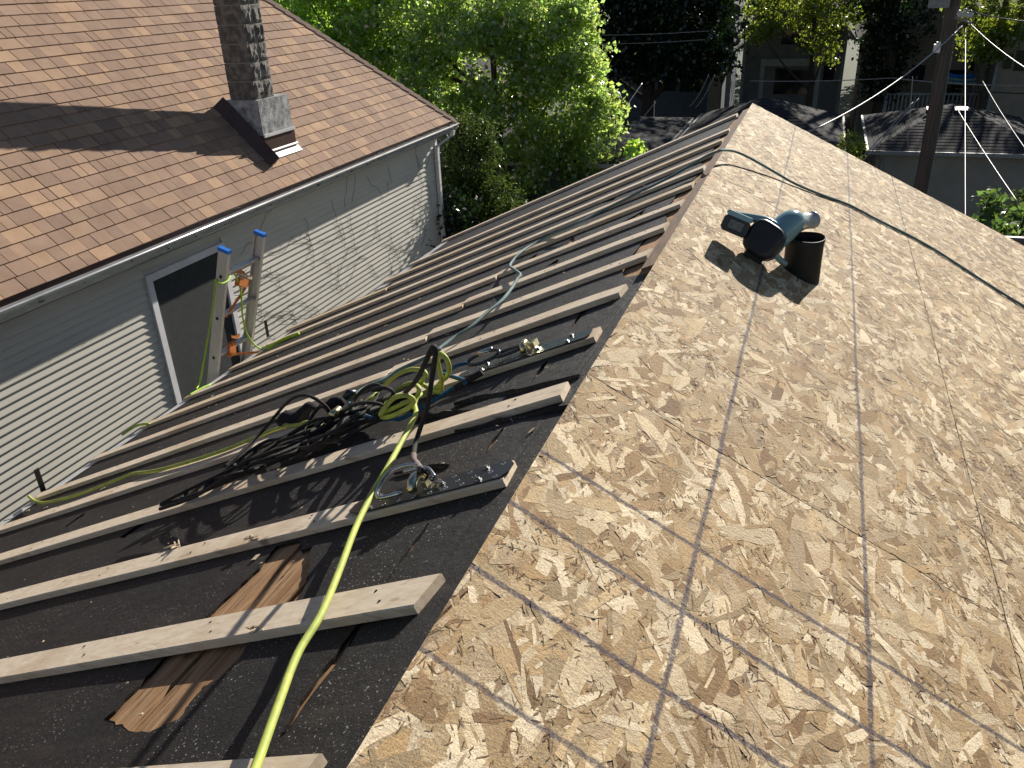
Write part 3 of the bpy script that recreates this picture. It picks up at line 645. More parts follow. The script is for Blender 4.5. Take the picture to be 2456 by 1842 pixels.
for i in range(-6, 7):
    x = i*.0105; hgt = sqrt(max(.0, .070**2 - x*x)); mb = MB(); mb.box(gc + ga*.069 + gs*x, gs*.0028, gu*hgt, ga*.004); mb.build("grille_slat", 'black_plastic', bw)
mb = MB(); drum(mb, [(-.075, .05), (-.06, .078), (-.03, .092), (-.009, .094)], 24, .12); mb.build("body", 'teal', bw, True)
nz = (X1*.47 + Y1*.87 + Z1*.10).normalized(); n0 = gc + gu*.098 + X1*.035 + Y1*.06
mb = MB(); mb.tube(cat([gc + gu*.01 - ga*.03, gc + gu*.055 + X1*.02 - ga*.06, n0 + nz*.06, n0 + nz*.11, n0 + nz*.155], 4), [.075, .075, .075, .074, .073, .073, .072, .071, .069, .067, .064, .061, .057, .054, .052, .050, .049], 18); mb.build("outlet", 'teal', bw, True)
mb = MB(); q0, q1 = n0 + nz*.15, n0 + nz*.29; mb.tube([q0, q0+nz*.02, q1-nz*.014, q1-nz*.012, q1, q1, q1-nz*.10], [.047, .044, .042, .046, .046, .039, .039], 20, False); mb.build("nozzle", 'grey_plastic', bw, True)
hb0 = gc + X1*-.06 + gu*.03
mb = MB(); mb.tube(cat([gc + gu*.085 + X1*.0, gc + gu*.085 + X1*-.06 - ga*.02, gc + gu*.055 + X1*-.15 - ga*.03, gc + gu*.035 + X1*-.20 - ga*.02], 5), .021, 12); mb.build("handle", 'teal', bw, True)
bc = gc + X1*-.165 + gu*.005 + ga*.01; bx = (X1 + Z1*.12).normalized(); bz = (gu - bx*gu.dot(bx)).normalized(); by = bx.cross(bz)
def rbox(mb, c, hx, hy, hz, ch):
    pr = [(-hx+ch, -hz), (hx-ch, -hz), (hx, -hz+ch), (hx, hz-ch), (hx-ch, hz), (-hx+ch, hz), (-hx, hz-ch), (-hx, -hz+ch)]
    rows = []
    for yy, k in ((-hy, .93), (-hy+ch*.6, 1), (hy-ch*.6, 1), (hy, .93)): rows.append([c + bx*(a*k) + bz*(b*k) + by*yy for a, b in pr])
    mb.loft(rows)
mb = MB(); rbox(mb, bc - bz*.014, .070, .050, .042, .016); mb.build("battery", 'black_plastic', bw)
mb = MB(); rbox(mb, bc + bz*.037, .068, .054, .013, .008); mb.build("battery_cover", 'teal', bw)
fs = -1 if (by.y > 0) else 1
mb = MB(); mb.box(bc - bz*.012 + by*(fs*.0505), bx*.036, by*.001, bz*.021); mb.build("battery_label", 'label', bw)
mb = MB(); mb.tube(cat([gc + X1*.07 - gu*.03 + ga*.02, gc + X1*.11 - gu*.045 - ga*.02, gc + X1*.14 - gu*.05 - ga*.07], 5), .017, 10); mb.build("lower_bracket", 'teal', bw, True)
mb = MB(); mb.box(gc - gu*.085 - Z1*.0, X1*.05, Y1*.035, Z1*.02); mb.build("foot", 'black_plastic', bw)

for o_ in [o for o in bpy.data.objects if o.parent == bw]:
    o_.data.transform(Matrix.Translation(bo) @ Matrix.Scale(.80, 4) @ Matrix.Translation(-bo))

# ------------------------------------------------------------------ ladder
def lad(z): return Vector((-3.35 + (z+1.53)*.3333, 0, z))
ld = thing("extension_ladder", (lad(G).x, 4.39, G), "aluminium extension ladder with blue end caps leaning on the left eave", "ladder")
LU = Vector((.3333, 0, 1)).normalized(); LN = Vector((LU.z, 0, -LU.x)); ZT = -.60
for yy in (4.20, 4.59):
    a, b = lad(G), lad(ZT); a.y = b.y = yy; s = 1 if yy < 4.4 else -1; mb = MB(); hw, th = .037, .014
    pr = [(-hw, -th), (hw, -th), (hw, th), (hw-.006, th), (hw-.006, -th+.005), (-hw+.006, -th+.005), (-hw+.006, th), (-hw, th)]
    if s < 0: pr = [(u, -v) for u, v in pr][::-1]
    mb.loft([[p + LN*u + EY*v for u, v in pr] for p in (a, b)]); mb.build("rail", 'alu', ld)
    mb = MB(); mb.box(b + LU*.006, LN*(hw+.004), EY*(th+.004), LU*.012); mb.build("end_cap", 'blue', ld)
    a2_, b2_ = lad(G), lad(-2.6); off = -LN*.085; a2_.y = b2_.y = yy - s*.024
    mb = MB(); mb.loft([[p + off + LN*u*.95 + EY*v for u, v in pr] for p in (a2_, b2_)]); mb.build("base_rail", 'alu', ld)
z = ZT - .175; nr = 0
while z > G+.2:
    p = lad(z); mb = MB()
    pr = [(-.018, .012), (.018, .012), (.020, .006), (.010, -.016), (-.010, -.016), (-.020, .006)]
    mb.loft([[p + Vector((0, yy, 0)) + LN*u + LU*v for u, v in pr] for yy in (4.20, 4.59)]); mb.build("rung", 'alu', ld)
    if nr < 4:
        for yy, s in ((4.20, -1), (4.59, 1)):
            mb = MB(); c = p + Vector((0, yy + s*.0155, 0)); mb.loft([[c + LN*.011*cos(t) + LU*.013*sin(t) + EY*s*q for t in np.linspace(0, 2*pi, 11)[:-1]] for q in (-.003, .001)]); mb.build("rung_end", 'dark_metal', ld)
    z -= .305; nr += 1
ZL = lambda l: [AX(360+a/3.6075, 540+b/3.6075, x) for a, b, x in l]
rope("ladder_rope", ZL([(400, 1420, -3.30), (430, 1350, -3.32), (470, 1150, -3.27), (510, 920, -3.22), (545, 700, -3.17), (562, 540, -3.14), (570, 470, -3.12), (600, 505, -3.06), (640, 500, -3.05), (680, 470, -3.06), (692, 420, -3.10), (672, 400, -3.13), (690, 398, -3.12), (735, 430, -3.10), (772, 510, -3.12), (790, 620, -3.14), (800, 780, -3.18), (830, 920, -3.22), (880, 1010, -3.24), (940, 1062, -3.24), (1000, 1075, -3.22), (1030, 1050, -3.20), (1012, 1035, -3.19), (1020, 1070, -3.19), (985, 1140, -3.18), (900, 1205, -3.20), (760, 1280, -3.21), (600, 1350, -3.22), (470, 1400, -3.22), (340, 1470, -3.22)]), .0065, 'lime_rope', "thin lime rope looped round the ladder rail and hanging to the eave", "rope", 6, 7)
rope("lime_rope_end", Z(360, 540, 3.6075, [(1010, 1070, .02), (1060, 1040, .025), (1150, 990, .03), (1220, 962, .03), (1285, 940, .03)]), .012, 'lime_rope', "doubled lime rope end lying on the eave beside the ladder", "rope", 6, 8)
rope("eave_rope_end", Z(0, 900, 3.16, [(930, 450, .0), (975, 418, .02), (1030, 385, .03), (1090, 370, .03), (1130, 370, .02)], .02), .0075, 'lime_rope', "short lime rope end poking over the eave left of the window", "rope", 6, 8)
hk = thing("ladder_strap", ZL([(800, 450, -3.12)])[0], "orange strap with a wooden block tied to the ladder rungs", "strap")
c0 = ZL([(815, 440, -3.12)])[0]
mb = MB(); e1 = (EY*.9 + Vector((0, 0, -.55))).normalized(); e2 = Vector((0, .5, .8)).normalized(); e3 = e1.cross(e2)
mb.box(c0, e1*.06, e3*.022, e2*.012); mb.build("block", 'pine', hk)
mb = MB(); mb.box(c0 - e2*.040 - EY*.02, e1*.045, e3*.020, e2*.028); mb.build("pad", 'orange', hk)
def strap(pts, w):
    mb = MB(); P = cat(pts, 5); rows = [[p + Vector((0, 0, w)), p + Vector((.003, 0, w)), p + Vector((.003, 0, -w)), p + Vector((0, 0, -w))] for p in P]; mb.loft(rows); mb.build("webbing", 'orange', hk)
strap(ZL([(690, 385, -3.10), (730, 400, -3.10), (790, 402, -3.10), (820, 420, -3.10)]), .012)
strap(ZL([(860, 480, -3.13), (800, 580, -3.15), (730, 680, -3.17), (660, 790, -3.19)]), .012)
strap(ZL([(700, 960, -3.22), (740, 970, -3.22), (775, 950, -3.22)]), .012)
mb = MB(); c0 = ZL([(705, 1070, -3.28)])[0]; mb.box(c0, EY*.035, (.012, 0, -.004), (0, .012, .045)); mb.build("hook_plate", 'orange', hk)
strap(ZL([(700, 1120, -3.26), (760, 1115, -3.25), (850, 1105, -3.23), (960, 1098, -3.20)]), .009)

# ================================================================== NEIGHBOUR'S HOUSE (left)
NB0 = Vector((-5.3, 13.3, -1.28))
nb = thing("neighbour_house", NB0, "neighbouring house with brown shingle hip roof and cream siding on the left", "house", None, -.0085, True)
GZ = G - NB0.z; WX = -.27; YW = -.34; YL = -16.5
mb = MB(); mb.abox(-7.6, WX-.012, YL, YW-.01, GZ, -.06); mb.build("wall", 'siding', nb)
# roof planes (45 degrees), main one facing us and the hip end
RX, RZ = -.07, .065
mb = MB()
mb.poly([(RX, YL, RZ), (RX, -.02, RZ), (RX-4, -4.02, 4+RZ), (RX-4, YL, 4+RZ)])
mb.poly([(RX, -.02, RZ), (RX-8, -.02, RZ), (RX-4, -4.02, 4+RZ)])
mb.poly([(RX-8, -.02, RZ), (RX-8, YL, RZ), (RX-4, YL, 4+RZ), (RX-4, -4.02, 4+RZ)])
mb.build("roof_deck", 'cap', nb)
S2 = sqrt(.5); UPN = Vector((-S2, 0, S2)); NN = Vector((S2, 0, S2))
def rpt(s, y, h): return Vector((RX, 0, RZ)) + UPN*s + Vector((0, y, 0)) + NN*h
EXP = .140; pieces = []
TC = [(.88, .83, .80), (.83, .78, .76), (.92, .86, .83), (.87, .82, .78), (1.16, 1.07, .93), (1.02, .95, .86), (.80, .75, .73)]
for r in range(27):
    s0 = r*EXP - .012; y = -10.9 + random.uniform(0, .3); hipy = -.02 - s0*S2
    while y < hipy:
        w = random.choice((.10, .13, .16, .19, .22, .26)); y1 = min(y+w, hipy-EXP*.3)
        if y1-y < .03: break
        pieces.append((s0, y, y1, random.choice(TC), random.uniform(-.0012, .0016), r)); y += w
def shingle(mb, p):
    s0, y0, y1, c, dj, r = p; g = .0016; vf = random.uniform(.94, 1.06); mb.cur = tuple(q*vf for q in c); t = .0165 + dj; g = random.choice((.0008, .0045, .0045))
    wv = lambda yy: .004*noise.noise(Vector((yy*1.3, r*.4, 0)))
    a = [rpt(s0+wv(y0), y0+g, t), rpt(s0+wv(y1), y1-g, t), rpt(s0+EXP+.02, y1-g, .003+dj), rpt(s0+EXP+.02, y0+g, .003+dj)]
    b = [rpt(s0+wv(y0), y0+g, .0), rpt(s0+wv(y1), y1-g, .0), rpt(s0+EXP+.02, y1-g, -.001), rpt(s0+EXP+.02, y0+g, -.001)]
    i = [mb.pt(q) for q in a]; k = [mb.pt(q) for q in b]
    mb.face(i); mb.face((k[0], k[1], i[1], i[0])); mb.face((i[0], i[3], k[3], k[0])); mb.face((k[1], k[2], i[2], i[1]))
RW = Matrix.Rotation(-.0085, 4, 'Z')
def vis(p):
    q = NB0 + RW @ rpt(p[0]+.07, (p[1]+p[2])/2, .01); d = q - CAM; z = d.dot(FF); u = 1228+FPX*d.dot(RR)/z; v = 921-FPX*d.dot(UU)/z
    return (-20 < u < 2476 and -20 < v < 1862), z
sc_ = [(vis(p), p) for p in pieces]
near = sorted([q for q in sc_ if q[0][0]], key=lambda q: q[0][1]/sqrt(q[1][2]-q[1][1]))[:300]
ids = set(id(q[1]) for q in near)
for q in near: mb = MB(); shingle(mb, q[1]); mb.build("shingle", 'shingle', nb, col=True)
mb = MB(); [shingle(mb, p) for p in pieces if id(p) not in ids]
o = mb.build("shingles", 'shingle', nb, col=True); o['kind'] = 'stuff'
for k in range(24):                                # hip caps
    a = k*.17; d = Vector((-1, -1, 1)).normalized(); c = Vector((RX, -.02, RZ+.006)) + d*a*1.0; mb = MB(); e1 = (Vector((S2, 0, -S2))); e2 = Vector((0, S2, -S2)); up = Vector((S2*.5, S2*.5, S2)).normalized()
    ln = .19; t0, t1 = .034, .018
    rows = [[c + e1*.14 + up*t, c + up*(t+.012), c + e2*.14 + up*t, c + e2*.14, c + up*.0, c + e1*.14] for c, t in ((c, t0), (c + d*ln, t1))]
    mb.loft(rows); mb.build("hip_cap", 'cap', nb)
# eaves, gutter, downspout
mb = MB(); mb.abox(WX, RX-.01, YL, YW+.25, -.105, -.085); mb.build("soffit", 'trim', nb)
mb = MB(); mb.abox(RX-.03, RX-.008, YL, -.04, -.12, RZ-.012); mb.build("fascia", 'flash', nb)  # dark brown carries the shade above the gutter as well as dirt
prof = [(RX-.004, .004), (RX-.004, -.095), (RX+.03, -.10), (RX+.06, -.075), (RX+.075, -.02), (RX+.092, -.004), (RX+.092, .008), (RX+.078, .008)]
inn = [(RX+.076, .004), (RX+.076, -.006), (RX+.064, -.022), (RX+.052, -.068), (RX+.028, -.088), (RX+.004, -.084), (RX+.004, .004)]
mb = MB(); mb.loft([[Vector((x, y, z)) for x, z in prof+inn] for y in (YL, 0.03)]); mb.build("gutter", 'gutter', nb)
mb = MB(); cyl(mb, Vector((RX+.086, YL, .006)), Vector((RX+.086, .035, .006)), .0125, 12); mb.build("gutter_lip", 'gutter', nb, True)
mb = MB()
for y in np.arange(-10.6, -.05, .045):
    for _ in range(2):
        c = Vector((RX+random.uniform(.01, .06), y+random.uniform(0, .04), random.uniform(-.05, -.018))); e = random.uniform(.008, .028)
        mb.box(c, Vector((random.uniform(-1, 1), random.uniform(-1, 1), random.uniform(-.4, .4))).normalized()*e, Vector((random.uniform(-1, 1), random.uniform(-1, 1), random.uniform(-.3, .3))).normalized()*e*.7, (0, 0, .004))
o = mb.build("gutter_leaves", 'bark', nb); o['kind'] = 'stuff'
mb = MB(); mb.loft([[Vector((x+a, y+b, z)) for a, b in ((-.03, -.035), (.03, -.035), (.03, .035), (-.03, .035))] for x, y, z in ((RX+.04, -.12, -.09), (RX+.03, -.15, -.16), (WX+.05, -.40, -.30), (WX+.05, -.42, -.42), (WX+.05, -.42, GZ+.2))]); mb.build("downspout", 'trim', nb)
mb = MB(); mb.abox(WX-.02, WX+.022, YW-.07, YW+.012, -2.9, -.10); mb.build("corner_board", 'trim', nb)
# siding, one board per course, split round the window
ZR = .0745; wy0, wy1, wz0, wz1 = -7.20, -6.10, -2.02, -.37
def siding(y0, y1, z):
    mb = MB(); x = WX-.006; b = .019
    a = [(x, z+ZR), (x+b, z+.002), (x+b, z-.004), (x+.001, z-.004)]
    mb.loft([[Vector((u, y, v)) for u, v in a] for y in (y0, y1)]); mb.build("siding_board", 'siding', nb)
for k in range(37):
    z = -.10 - (k+1)*ZR
    cuts = sorted([-12.6] + [random.uniform(-11.5, -1)])
    if z < wz1+.05 and z+ZR > wz0-.05: siding(-12.6, wy0-.055, z); siding(wy1+.055, YW-.06, z)
    else:
        c = random.uniform(-6, -2); siding(-12.6, c, z); siding(c+.003, YW-.06, z)
# window
win = None
def nbox(name, m_, x0, x1, y0, y1, z0, z1, parent=nb): mb = MB(); mb.abox(x0, x1, y0, y1, z0, z1); return mb.build(name, m_, parent)
win = nbox("window", 'glass', WX-.02, WX-.006, wy0, wy1, wz0, wz1)
PINV[win.name] = Matrix.Identity(4)
for (a, b, c, d) in ((wy0-.055, wy0+.02, wz0-.05, wz1+.055), (wy1-.02, wy1+.055, wz0-.05, wz1+.055), (wy0+.0205, wy1-.0205, wz1-.02, wz1+.055), (wy0+.0205, wy1-.0205, wz0-.05, wz0+.02)):
    nbox("window_frame", 'trim', WX-.015, WX+.034, a, b, c, d, win)
nbox("window_screen", 'screen', WX+.000, WX+.004, wy0+.0205, wy1-.0205, wz0+.0205, wz1-.0205, win)
# chimney
ch = thing("chimney", (0, 0, 0), "", ""); 
for k_ in ("label", "category"): del ch[k_]
ch.parent = nb; PINV[ch.name] = Matrix.Identity(4)
cx0, cx1, cy0, cy1 = -.78, -.41, -4.81, -4.44; zb = 1.02
def rock(x0, x1, y0, y1, z0, z1):
    mb = MB(); n = 5; g = .005
    def face(o, a, b, nrm):
        idx = {}
        for i in range(n+1):
            for j in range(n+1):
                e = (i in (0, n)) or (j in (0, n)); h = 0 if e else random.uniform(.004, .026)
                idx[i, j] = mb.pt(o + a*(i/n) + b*(j/n) + nrm*h)
        for i in range(n):
            for j in range(n): mb.face((idx[i, j], idx[i+1, j], idx[i+1, j+1], idx[i, j+1]))
    x0, x1, y0, y1, z0, z1 = x0+g, x1-g, y0+g, y1-g, z0+g, z1-g
    V = Vector
    face(V((x1, y0, z0)), V((0, y1-y0, 0)), V((0, 0, z1-z0)), V((1, 0, 0)))
    face(V((x0, y0, z0)), V((x1-x0, 0, 0)), V((0, 0, z1-z0)), V((0, -.06, 0)))
    face(V((x0, y1, z0)), V((0, 0, z1-z0)), V((x1-x0, 0, 0)), V((0, .5, 0)))
    face(V((x0, y0, z0)), V((0, 0, z1-z0)), V((0, y1-y0, 0)), V((-.5, 0, 0)))
    mb.poly([(x0, y0, z1), (x1, y0, z1), (x1, y1, z1), (x0, y1, z1)])
    return mb.build("block", 'block', ch)
for r in range(12):
    z0 = zb + r*.203; ym = (cy0+cy1)/2 + (.0 if r % 2 else .0)
    rock(cx0, cx1, cy0, ym, z0, z0+.203); rock(cx0, cx1, ym, cy1, z0, z0+.203)
mb = MB(); mb.abox(cx0+.012, cx1-.006, cy0+.012, cy1-.012, zb-.3, zb+12*.203-.006); mb.build("mortar_core", 'mortar', ch)
bx0, bx1, by0, by1 = -.88, -.375, -4.83, -4.22
mb = MB(); mb.abox(bx0, bx1, by0, by1, .62, zb); mb.build("rendered_base", 'parge', ch)
mb = MB(); mb.abox(bx0-.05, bx1+.012, by0-.014, by1+.014, .2, .615); mb.build("flashing", 'flash', ch)
mb = MB(); mb.abox(bx1+.0125, bx1+.030, by0-.015, by1+.015, .60, .635); mb.build("flashing_band", 'white_metal', ch)
mb = MB(); c = rpt(.42, (by0+by1)/2, .02); mb.box(c, Vector((0, .36, 0)), UPN*.055, NN*.006); mb.box(c + UPN*.045 + NN*.02, Vector((0, .345, 0)), UPN*.012, NN*.02); mb.build("apron_flashing", 'white_metal', ch)
mb = MB(); mb.loft([[rpt(.30, by0-.10, .012), rpt(1.25, by0-.10, .012), rpt(1.25, by0-.02, .03), rpt(.30, by0-.02, .03)], [rpt(.30, by0-.10, .016), rpt(1.25, by0-.10, .016), rpt(1.25, by0-.02, .16), rpt(.30, by0-.02, .14)]]); mb.build("side_flashing", 'flash', ch)
# dead vine on the siding
mb = MB(); rv = random.Random(11)
for _ in range(85):
    y, z = rv.uniform(-6.0, -.8), rv.uniform(-2.6, -.5); pts = []; a = rv.choice((1.57, 1.2, 2.0, .2, 2.9, -.5))
    for s in range(rv.randint(4, 12)):
        pts.append(Vector((WX+.016, y, z))); a += rv.uniform(-.6, .6); y += cos(a)*.07; z += sin(a)*.07
        if z > -.12 or y > -.45: break
    if len(pts) > 2: mb.tube(pts, .0019, 4)
o = mb.build("dead_vine", 'vine', None); o.location = NB0; o.rotation_euler = (0, 0, -.0085); tag(o, "thin dark dead vine clinging to the cream siding", "vine")

# ================================================================== TREES
def leaves(name, mt, P, size, parent, cvar=.35, up=.5, asp=.62):
    n = len(P); rg = RNG
    d = rg.normal(size=(n, 3)); d[:, 2] += -.25; d /= np.linalg.norm(d, axis=1)[:, None]
    nn = rg.normal(size=(n, 3)); nn[:, 2] += up; sd = np.cross(d, nn); sd /= np.linalg.norm(sd, axis=1)[:, None]+1e-9
    nrm = np.cross(sd, d)
    s = size*rg.uniform(.6, 1.25, size=(n, 1))
    a = P - d*s*.5; b = P + sd*s*asp*.5 + nrm*s*.10; c = P + d*s*.5; e = P - sd*s*asp*.5 + nrm*s*.10
    V = np.stack([a, b, c, e], 1).reshape(-1, 3).astype(np.float32)
    me = bpy.data.meshes.new(name); me.vertices.add(4*n); me.vertices.foreach_set("co", V.ravel())
    me.loops.add(4*n); me.polygons.add(n); me.loops.foreach_set("vertex_index", np.arange(4*n, dtype=np.int32))
    me.polygons.foreach_set("loop_start", np.arange(0, 4*n, 4, dtype=np.int32)); me.polygons.foreach_set("loop_total", np.full(n, 4, dtype=np.int32))
    me.update(calc_edges=True)
    v = 1 + cvar*rg.uniform(-1, 1, size=(n, 1)); hue = rg.uniform(-.15, .15, size=(n, 1))
    col = np.concatenate([v*(1+hue), v, v*(1-hue), np.ones((n, 1))], 1).astype(np.float32)
    at = me.color_attributes.new("col", 'FLOAT_COLOR', 'POINT'); at.data.foreach_set("color", np.repeat(col, 4, 0).ravel())
    me.materials.append(M[mt]); me.validate()
    return link(name, me, parent)
def blob_pts(blobs, clump=.34, per=70, shell=.55):
    out = []
    for (cx, cy, cz, rx, ry, rz, n) in blobs:
        m_ = max(3, n//per); d = RNG.normal(size=(m_, 3)); d /= np.linalg.norm(d, axis=1)[:, None]
        r = RNG.uniform(shell, 1.0, size=(m_, 1))**.6; cc = np.array((cx, cy, cz)) + d*r*np.array((rx, ry, rz))
        k = RNG.integers(0, m_, n); cs = clump*RNG.uniform(.6, 1.4, size=(m_, 1))
        out.append(cc[k] + RNG.normal(size=(n, 3))*cs[k]*np.array((.6, .6, .42)))
    return np.concatenate(out)
def tree(name, label, x, y, tr, blobs, leaf, size, catn="tree", group=None, clump=.34, per=70, th=None, limbs=True, shell=.55, asp=.62, cvar=.35):
    if not name.startswith('far'): nw = sum(b[6] for b in blobs); x = sum(b[0]*b[6] for b in blobs)/nw; y = sum(b[1]*b[6] for b in blobs)/nw
    t = thing(name, (x, y, G), label, catn, group)
    zt = max(b[2] for b in blobs) if th is None else th
    mb = MB(); pts = [Vector((x, y, G-.1))]; n = 7
    for i in range(1, n+1): q = i/n; pts.append(Vector((x + .25*noise.noise(Vector((q*2, x, 0))), y + .25*noise.noise(Vector((q*2, y, 5))), G + (zt-G)*q)))
    mb.tube(pts, [tr*(1.25 if i == 0 else 1-.75*i/n) for i in range(n+1)], 9); tk = mb.build("trunk", 'bark', t, True)
    if limbs:
        for b in blobs:
            h = min(b[2]-.3*b[5], zt-.2); base = pts[max(1, min(n-1, int((h-1.2-G)/(zt-G)*n)))]
            mid = (base + Vector(b[:3]))*.5 + Vector((0, 0, -.2)); mb = MB(); mb.tube(cat([base, mid, Vector(b[:3])], 5), [tr*.4*(1-.08*i) for i in range(11)], 6); mb.build("limb", 'bark', t, True)
    leaves("crown", leaf, blob_pts(blobs, clump, per, shell), size, t, asp=asp, cvar=cvar)
    return t
def PB(px, py, y, rx, ry, rz, n): p = AY(px, py, y); return (p.x, p.y, p.z, rx, ry, rz, n)
tree("maple_tree", "tall bright green maple behind the neighbour's hip, filling the middle distance", -7.2, 22.4, .2,
     [PB(1010, 70, 21.6, 1.7, 1.2, 1.1, 5370), PB(1180, 40, 22.2, 2.0, 1.2, 1.0, 5783), PB(1290, 70, 21.6, 1.5, 1.1, 1.1, 4957), PB(1130, 170, 21.2, 2.0, 1.2, 1.5, 7435), PB(1330, 220, 21.4, 1.3, 1.1, 1.5, 5370), PB(1010, 210, 21.8, 1.2, 1.0, 1.3, 3469), PB(1200, 330, 21, 1.7, 1.1, 1.5, 5783), PB(1420, 285, 21.6, .8, .8, .8, 2065), PB(1290, 430, 21.2, 1.3, 1.0, 1.4, 4544), PB(1400, 390, 21.5, .75, .7, .6, 1652), PB(1230, 520, 20.8, 1.3, 1.0, 1.2, 3304), PB(900, 70, 22, 1.2, 1.0, 1.0, 3139), PB(1340, 120, 21.5, 1.1, 1.0, 1.3, 3717)],
     'leaf', .14, clump=.30, per=50)
tree("shade_tree", "loose bright green tree behind the neighbour's roof, left of the maple", -12.2, 23, .2,
     [PB(800, 30, 22.5, 1.3, 1.3, 1.3, 4500), PB(890, 90, 22, 1.1, 1.2, 1.3, 3600), PB(860, -60, 22.5, 1.6, 1.4, 1.4, 4500), PB(920, 180, 22, 1.2, 1.2, 1.3, 3000), PB(720, -30, 23, 1.0, 1.2, .6, 1500)], 'leaf_b', .15, clump=.30, per=45)
tree("cedar_tree", "dark green cedar beside the neighbour's downspout", -5.0, 14.6, .12,
     [PB(1130, 330, 14.6, .42, .42, .5, 2600), PB(1120, 400, 14.5, .6, .6, .6, 4200), PB(1110, 480, 14.4, .75, .7, .6, 5200), PB(1130, 560, 14.3, .9, .8, .7, 5500), PB(1180, 500, 14.5, .6, .6, .6, 3000), PB(1150, 640, 14.2, 1.0, .9, .7, 4500)], 'cedar', .085, clump=.17, per=40, limbs=False, shell=.3, asp=.4)
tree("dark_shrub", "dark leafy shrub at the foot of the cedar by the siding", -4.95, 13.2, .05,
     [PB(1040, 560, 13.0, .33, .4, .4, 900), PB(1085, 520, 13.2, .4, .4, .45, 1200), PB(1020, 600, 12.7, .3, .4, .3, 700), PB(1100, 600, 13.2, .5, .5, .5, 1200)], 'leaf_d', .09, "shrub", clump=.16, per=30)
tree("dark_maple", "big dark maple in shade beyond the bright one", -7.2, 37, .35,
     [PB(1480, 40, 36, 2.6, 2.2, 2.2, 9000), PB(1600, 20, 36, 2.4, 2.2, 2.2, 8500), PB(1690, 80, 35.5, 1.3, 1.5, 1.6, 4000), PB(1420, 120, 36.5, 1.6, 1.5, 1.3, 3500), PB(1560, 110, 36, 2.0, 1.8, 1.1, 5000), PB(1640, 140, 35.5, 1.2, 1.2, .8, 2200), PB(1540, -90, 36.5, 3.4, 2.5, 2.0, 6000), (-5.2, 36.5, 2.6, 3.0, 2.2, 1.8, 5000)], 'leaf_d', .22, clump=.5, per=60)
tree("yard_tree", "sunlit yellow green tree with sparse branches before the grey gabled house", -1.2, 38.5, .16,
     [PB(1840, 30, 38, 1.0, 1.0, .8, 900), PB(1900, 20, 38, 1.3, 1.2, .8, 1200), PB(1960, 60, 37.5, .7, .8, 1.1, 1000), PB(1980, 110, 37.5, .45, .5, .6, 420), PB(1820, 70, 38, .6, .7, .6, 450), PB(2030, 10, 38.5, 1.4, 1.2, .9, 1300), PB(1930, -40, 38.5, 2.2, 1.6, 1.0, 1600), (-.4, 38, 2.6, 2.4, 1.8, 1.6, 4200), (1.6, 38, 3.4, 1.8, 1.6, 1.4, 2500)], 'leaf_y', .16, clump=.28, per=28)
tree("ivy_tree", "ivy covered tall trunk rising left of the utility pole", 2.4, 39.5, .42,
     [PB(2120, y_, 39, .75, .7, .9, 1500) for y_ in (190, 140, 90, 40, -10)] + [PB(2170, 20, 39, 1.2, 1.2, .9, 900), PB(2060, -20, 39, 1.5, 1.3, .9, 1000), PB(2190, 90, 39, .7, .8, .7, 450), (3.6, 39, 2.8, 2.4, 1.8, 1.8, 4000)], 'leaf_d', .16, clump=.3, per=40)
tree("corner_tree", "yellow green tree crown at the upper right behind the pole", 7.4, 36, .18,
     [PB(2420, 30, 35, 1.0, 1.0, 1.0, 1500), PB(2390, 90, 35, .7, .7, .8, 800), PB(2340, 100, 35, .45, .5, .6, 400), PB(2456, 10, 35, 1.3, 1.2, 1.2, 1500), PB(2330, 0, 35.5, .8, .9, .6, 600), PB(2370, 125, 35, .4, .4, .4, 300), (7.0, 35.5, 2.6, 2.4, 1.8, 1.6, 3600), (5.2, 36, 2.9, 1.6, 1.4, 1.2, 2000)], 'leaf_y', .15, clump=.28, per=30)
tree("young_tree", "leafy young tree top past the lower right roof edge", 3.0, 10.4, .05,
     [PB(2378, 500, 10.2, .13, .14, .22, 200), PB(2400, 560, 10.2, .35, .3, .2, 420), PB(2440, 590, 10.1, .35, .3, .22, 420), PB(2350, 560, 10.2, .2, .2, .15, 160), PB(2450, 540, 10.4, .3, .3, .2, 300), PB(2480, 640, 10.1, .6, .5, .4, 600), PB(2420, 620, 10.0, .4, .4, .25, 400)], 'leaf_m', .085, clump=.10, per=22, shell=.2)
tree("arborvitae", "dark arborvitae top at the right edge beside the young tree", 3.55, 11.8, .06,
     [PB(2470, 500, 11.8, .22, .22, .35, 1200), PB(2476, 570, 11.8, .34, .3, .4, 1600), PB(2490, 680, 11.8, .5, .4, .6, 1600)], 'cedar', .06, clump=.09, per=30, limbs=False, shell=.3, asp=.4)
tree("garage_shrub", "small yellow green shrub between the two garages", 1.55, 24.5, .04,
     [PB(2040, 350, 23.5, .25, .3, .4, 350), PB(2045, 380, 23.5, .3, .3, .5, 350), PB(2030, 410, 23.4, .3, .3, .5, 300)], 'leaf_y', .10, "shrub", clump=.14, per=25)
tree("sapling", "bright sapling tip showing above the far rake of the battened slope", -3.4, 15.6, .03,
     [PB(1520, 362, 15.4, .16, .2, .16, 120), PB(1530, 385, 15.4, .22, .2, .2, 140), PB(1510, 420, 15.4, .3, .3, .3, 200)], 'leaf_b', .11, "sapling", clump=.09, per=20)
